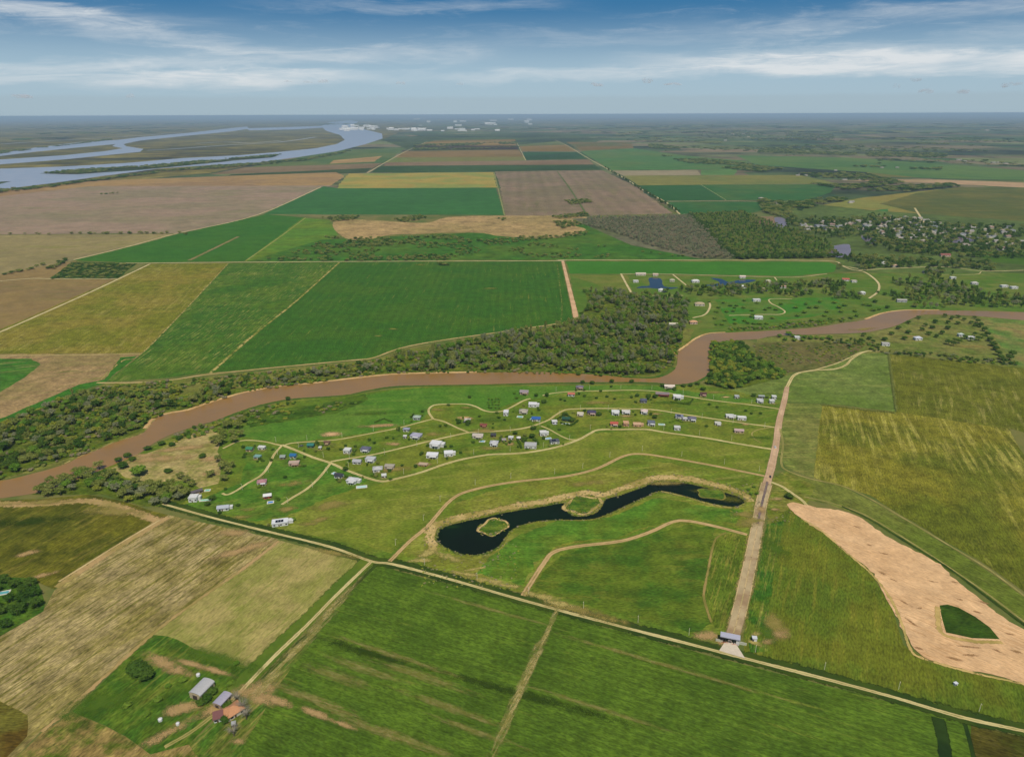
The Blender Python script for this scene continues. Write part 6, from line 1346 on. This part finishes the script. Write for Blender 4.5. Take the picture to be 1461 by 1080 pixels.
# clear air: deep blue overhead, paling to a grey-blue bank of haze along the horizon
blue = t.mix(t.ss(el, R(2.3), R(7.7)), S(160, 188, 206, 1), S(44, 112, 160, 1))
base = t.mix(t.m('MULTIPLY', t.m('SUBTRACT', 1.0, t.ss(el, R(9), R(40))), 0.92), base, blue)
# thin streaks of high cloud, combed along the wind
cv = t.new('ShaderNodeCombineXYZ'); t.l.new(az, cv.inputs[0]); t.l.new(el, cv.inputs[1])
w1 = t.v('MULTIPLY', cv.outputs[0], (5.0, 42.0, 0)); w2 = t.v('MULTIPLY', cv.outputs[0], (15.0, 110.0, 0))
warp = t.noise(t.v('MULTIPLY', cv.outputs[0], (4, 16, 0)), 1.0, 3, .5)
def rotv(v, a):
    mp = t.new('ShaderNodeMapping'); mp.inputs['Rotation'].default_value = (0, 0, a); t.l.new(v, mp.inputs['Vector']); return mp.outputs[0]
n1 = t.noise(rotv(w1, .12), 1.0, 8, .66, 1.2); n2 = t.noise(rotv(w2, -.1), 1.0, 7, .7, .8)
wisp = t.m('ADD', t.m('MULTIPLY', n1, .54), t.m('MULTIPLY', n2, .46))
tot = None
def add(v):
    global tot
    tot = v if tot is None else t.m('ADD', tot, v)
def band(p0, p1, hw, strength, bias=0.0, fx=0.12):
    a0, e0 = azel(*p0); a1, e1 = azel(*p1); hw = hw / F; k = (e1 - e0) / (a1 - a0)
    ec = t.m('ADD', t.m('MULTIPLY', t.m('SUBTRACT', az, a0), k), e0)
    ec = t.m('ADD', ec, t.m('MULTIPLY', t.m('SUBTRACT', warp, .5), hw * 3.4))
    dd = t.m('DIVIDE', t.m('ABSOLUTE', t.m('SUBTRACT', el, ec)), hw)
    prof = t.m('SUBTRACT', 1.0, t.ss(dd, 0.0, 1.5))
    lat = t.m('MULTIPLY', t.ss(az, a0 - fx, a0 + fx), t.m('SUBTRACT', 1.0, t.ss(az, a1 - fx, a1 + fx)))
    k2 = t.ss(t.m('ADD', t.m('MULTIPLY', prof, .5), t.m('ADD', wisp, bias)), .74, 1.14)
    add(t.m('MULTIPLY', t.m('MULTIPLY', k2, lat), strength * .86))
band((960, 92), (1700, 76), 17, .95, .05)
band((1000, 80), (1480, 62), 20, .45)
band((1020, 30), (1600, 20), 26, .4)
band((640, 108), (1200, 100), 14, .62)
band((-200, 114), (420, 112), 14, .6, .0)
band((150, 122), (520, 116), 16, .8, .05)
band((-200, 92), (330, 92), 14, .65)
band((-150, 8), (420, 70), 22, .55)
band((-100, 24), (240, 30), 16, .4)
band((280, 84), (640, 76), 22, .5)
band((400, 6), (760, 4), 16, .3)
band((720, 60), (1000, 50), 18, .25)
high = t.m('MULTIPLY', t.ss(wisp, .5, .78), t.m('MULTIPLY', .2, t.ss(el, R(1), R(5))))
tot = t.m('ADD', tot, high, clamp=True)
col = t.mix(t.m('MINIMUM', tot, .95), base, S(220, 225, 228, 1))
# grey bank of haze lying on the horizon, with an uneven top
top = t.m('ADD', R(1.15), t.m('MULTIPLY', t.m('SUBTRACT', t.noise(t.v('MULTIPLY', cv.outputs[0], (14, 0, 0)), 1.0, 5, .6), .5), R(.35)))
bank = t.m('SUBTRACT', 1.0, t.ss(t.m('SUBTRACT', el, top), R(-.12), R(.25)))
hz = t.m('SUBTRACT', 1.0, t.ss(el, R(.4), R(3.4)))
col = t.mix(t.m('MULTIPLY', hz, .45), col, S(170, 190, 200, 1))
col = t.mix(t.m('MULTIPLY', bank, .45), col, S(160, 178, 188, 1))
bg = t.new('ShaderNodeBackground'); t.l.new(col, bg.inputs[0]); bg.inputs[1].default_value = 1.0
t.l.new(bg.outputs[0], t.new('ShaderNodeOutputWorld').inputs[0])
w.cycles.sampling_method = 'MANUAL'; w.cycles.sample_map_resolution = 512

sun = bpy.data.lights.new('sun', 'SUN'); sun.energy = 4.2; sun.angle = R(.55); sun.color = (1.0, .95, .86)
so = bpy.data.objects.new('sun', sun); COL.objects.link(so)
sd = Vector((math.sin(SUN_AZ) * math.cos(SUN_EL), math.cos(SUN_AZ) * math.cos(SUN_EL), math.sin(SUN_EL)))
so.rotation_euler = sd.to_track_quat('Z', 'Y').to_euler(); so.location = (0, 0, 900)

# the air: far things fade to blue
m = bpy.data.materials.new('hazy_air'); m.use_nodes = True; t = NT(m.node_tree)
pv = t.new('ShaderNodeVolumePrincipled'); pv.inputs['Color'].default_value = (.55, .74, .88, 1); pv.inputs['Density'].default_value = HAZE
pv.inputs['Anisotropy'].default_value = 0.0
t.l.new(pv.outputs[0], t.new('ShaderNodeOutputMaterial').inputs['Volume'])
a = 155000.0; z0, z1 = -1.5, 353.0
v = [(x, y, z) for z in (z0, z1) for x, y in ((-a, -a), (a, -a), (a, a), (-a, a))]
f = [(3, 2, 1, 0), (4, 5, 6, 7), (0, 1, 5, 4), (1, 2, 6, 5), (2, 3, 7, 6), (3, 0, 4, 7)]
struct(link('haze', mesh('haze', v, f), m), 'stuff')

sc.view_settings.view_transform = 'Standard'; sc.view_settings.look = 'None'
sc.view_settings.exposure = 0.0; sc.view_settings.gamma = 1.0
sc.cycles.use_denoising = True
try: sc.cycles.denoiser = 'OPENIMAGEDENOISE'
except Exception: pass
sc.cycles.max_bounces = 5; sc.cycles.diffuse_bounces = 2; sc.cycles.glossy_bounces = 2; sc.cycles.transparent_max_bounces = 24; sc.cycles.volume_bounces = 0; sc.cycles.transmission_bounces = 2
sc.cycles.caustics_reflective = False; sc.cycles.caustics_refractive = False
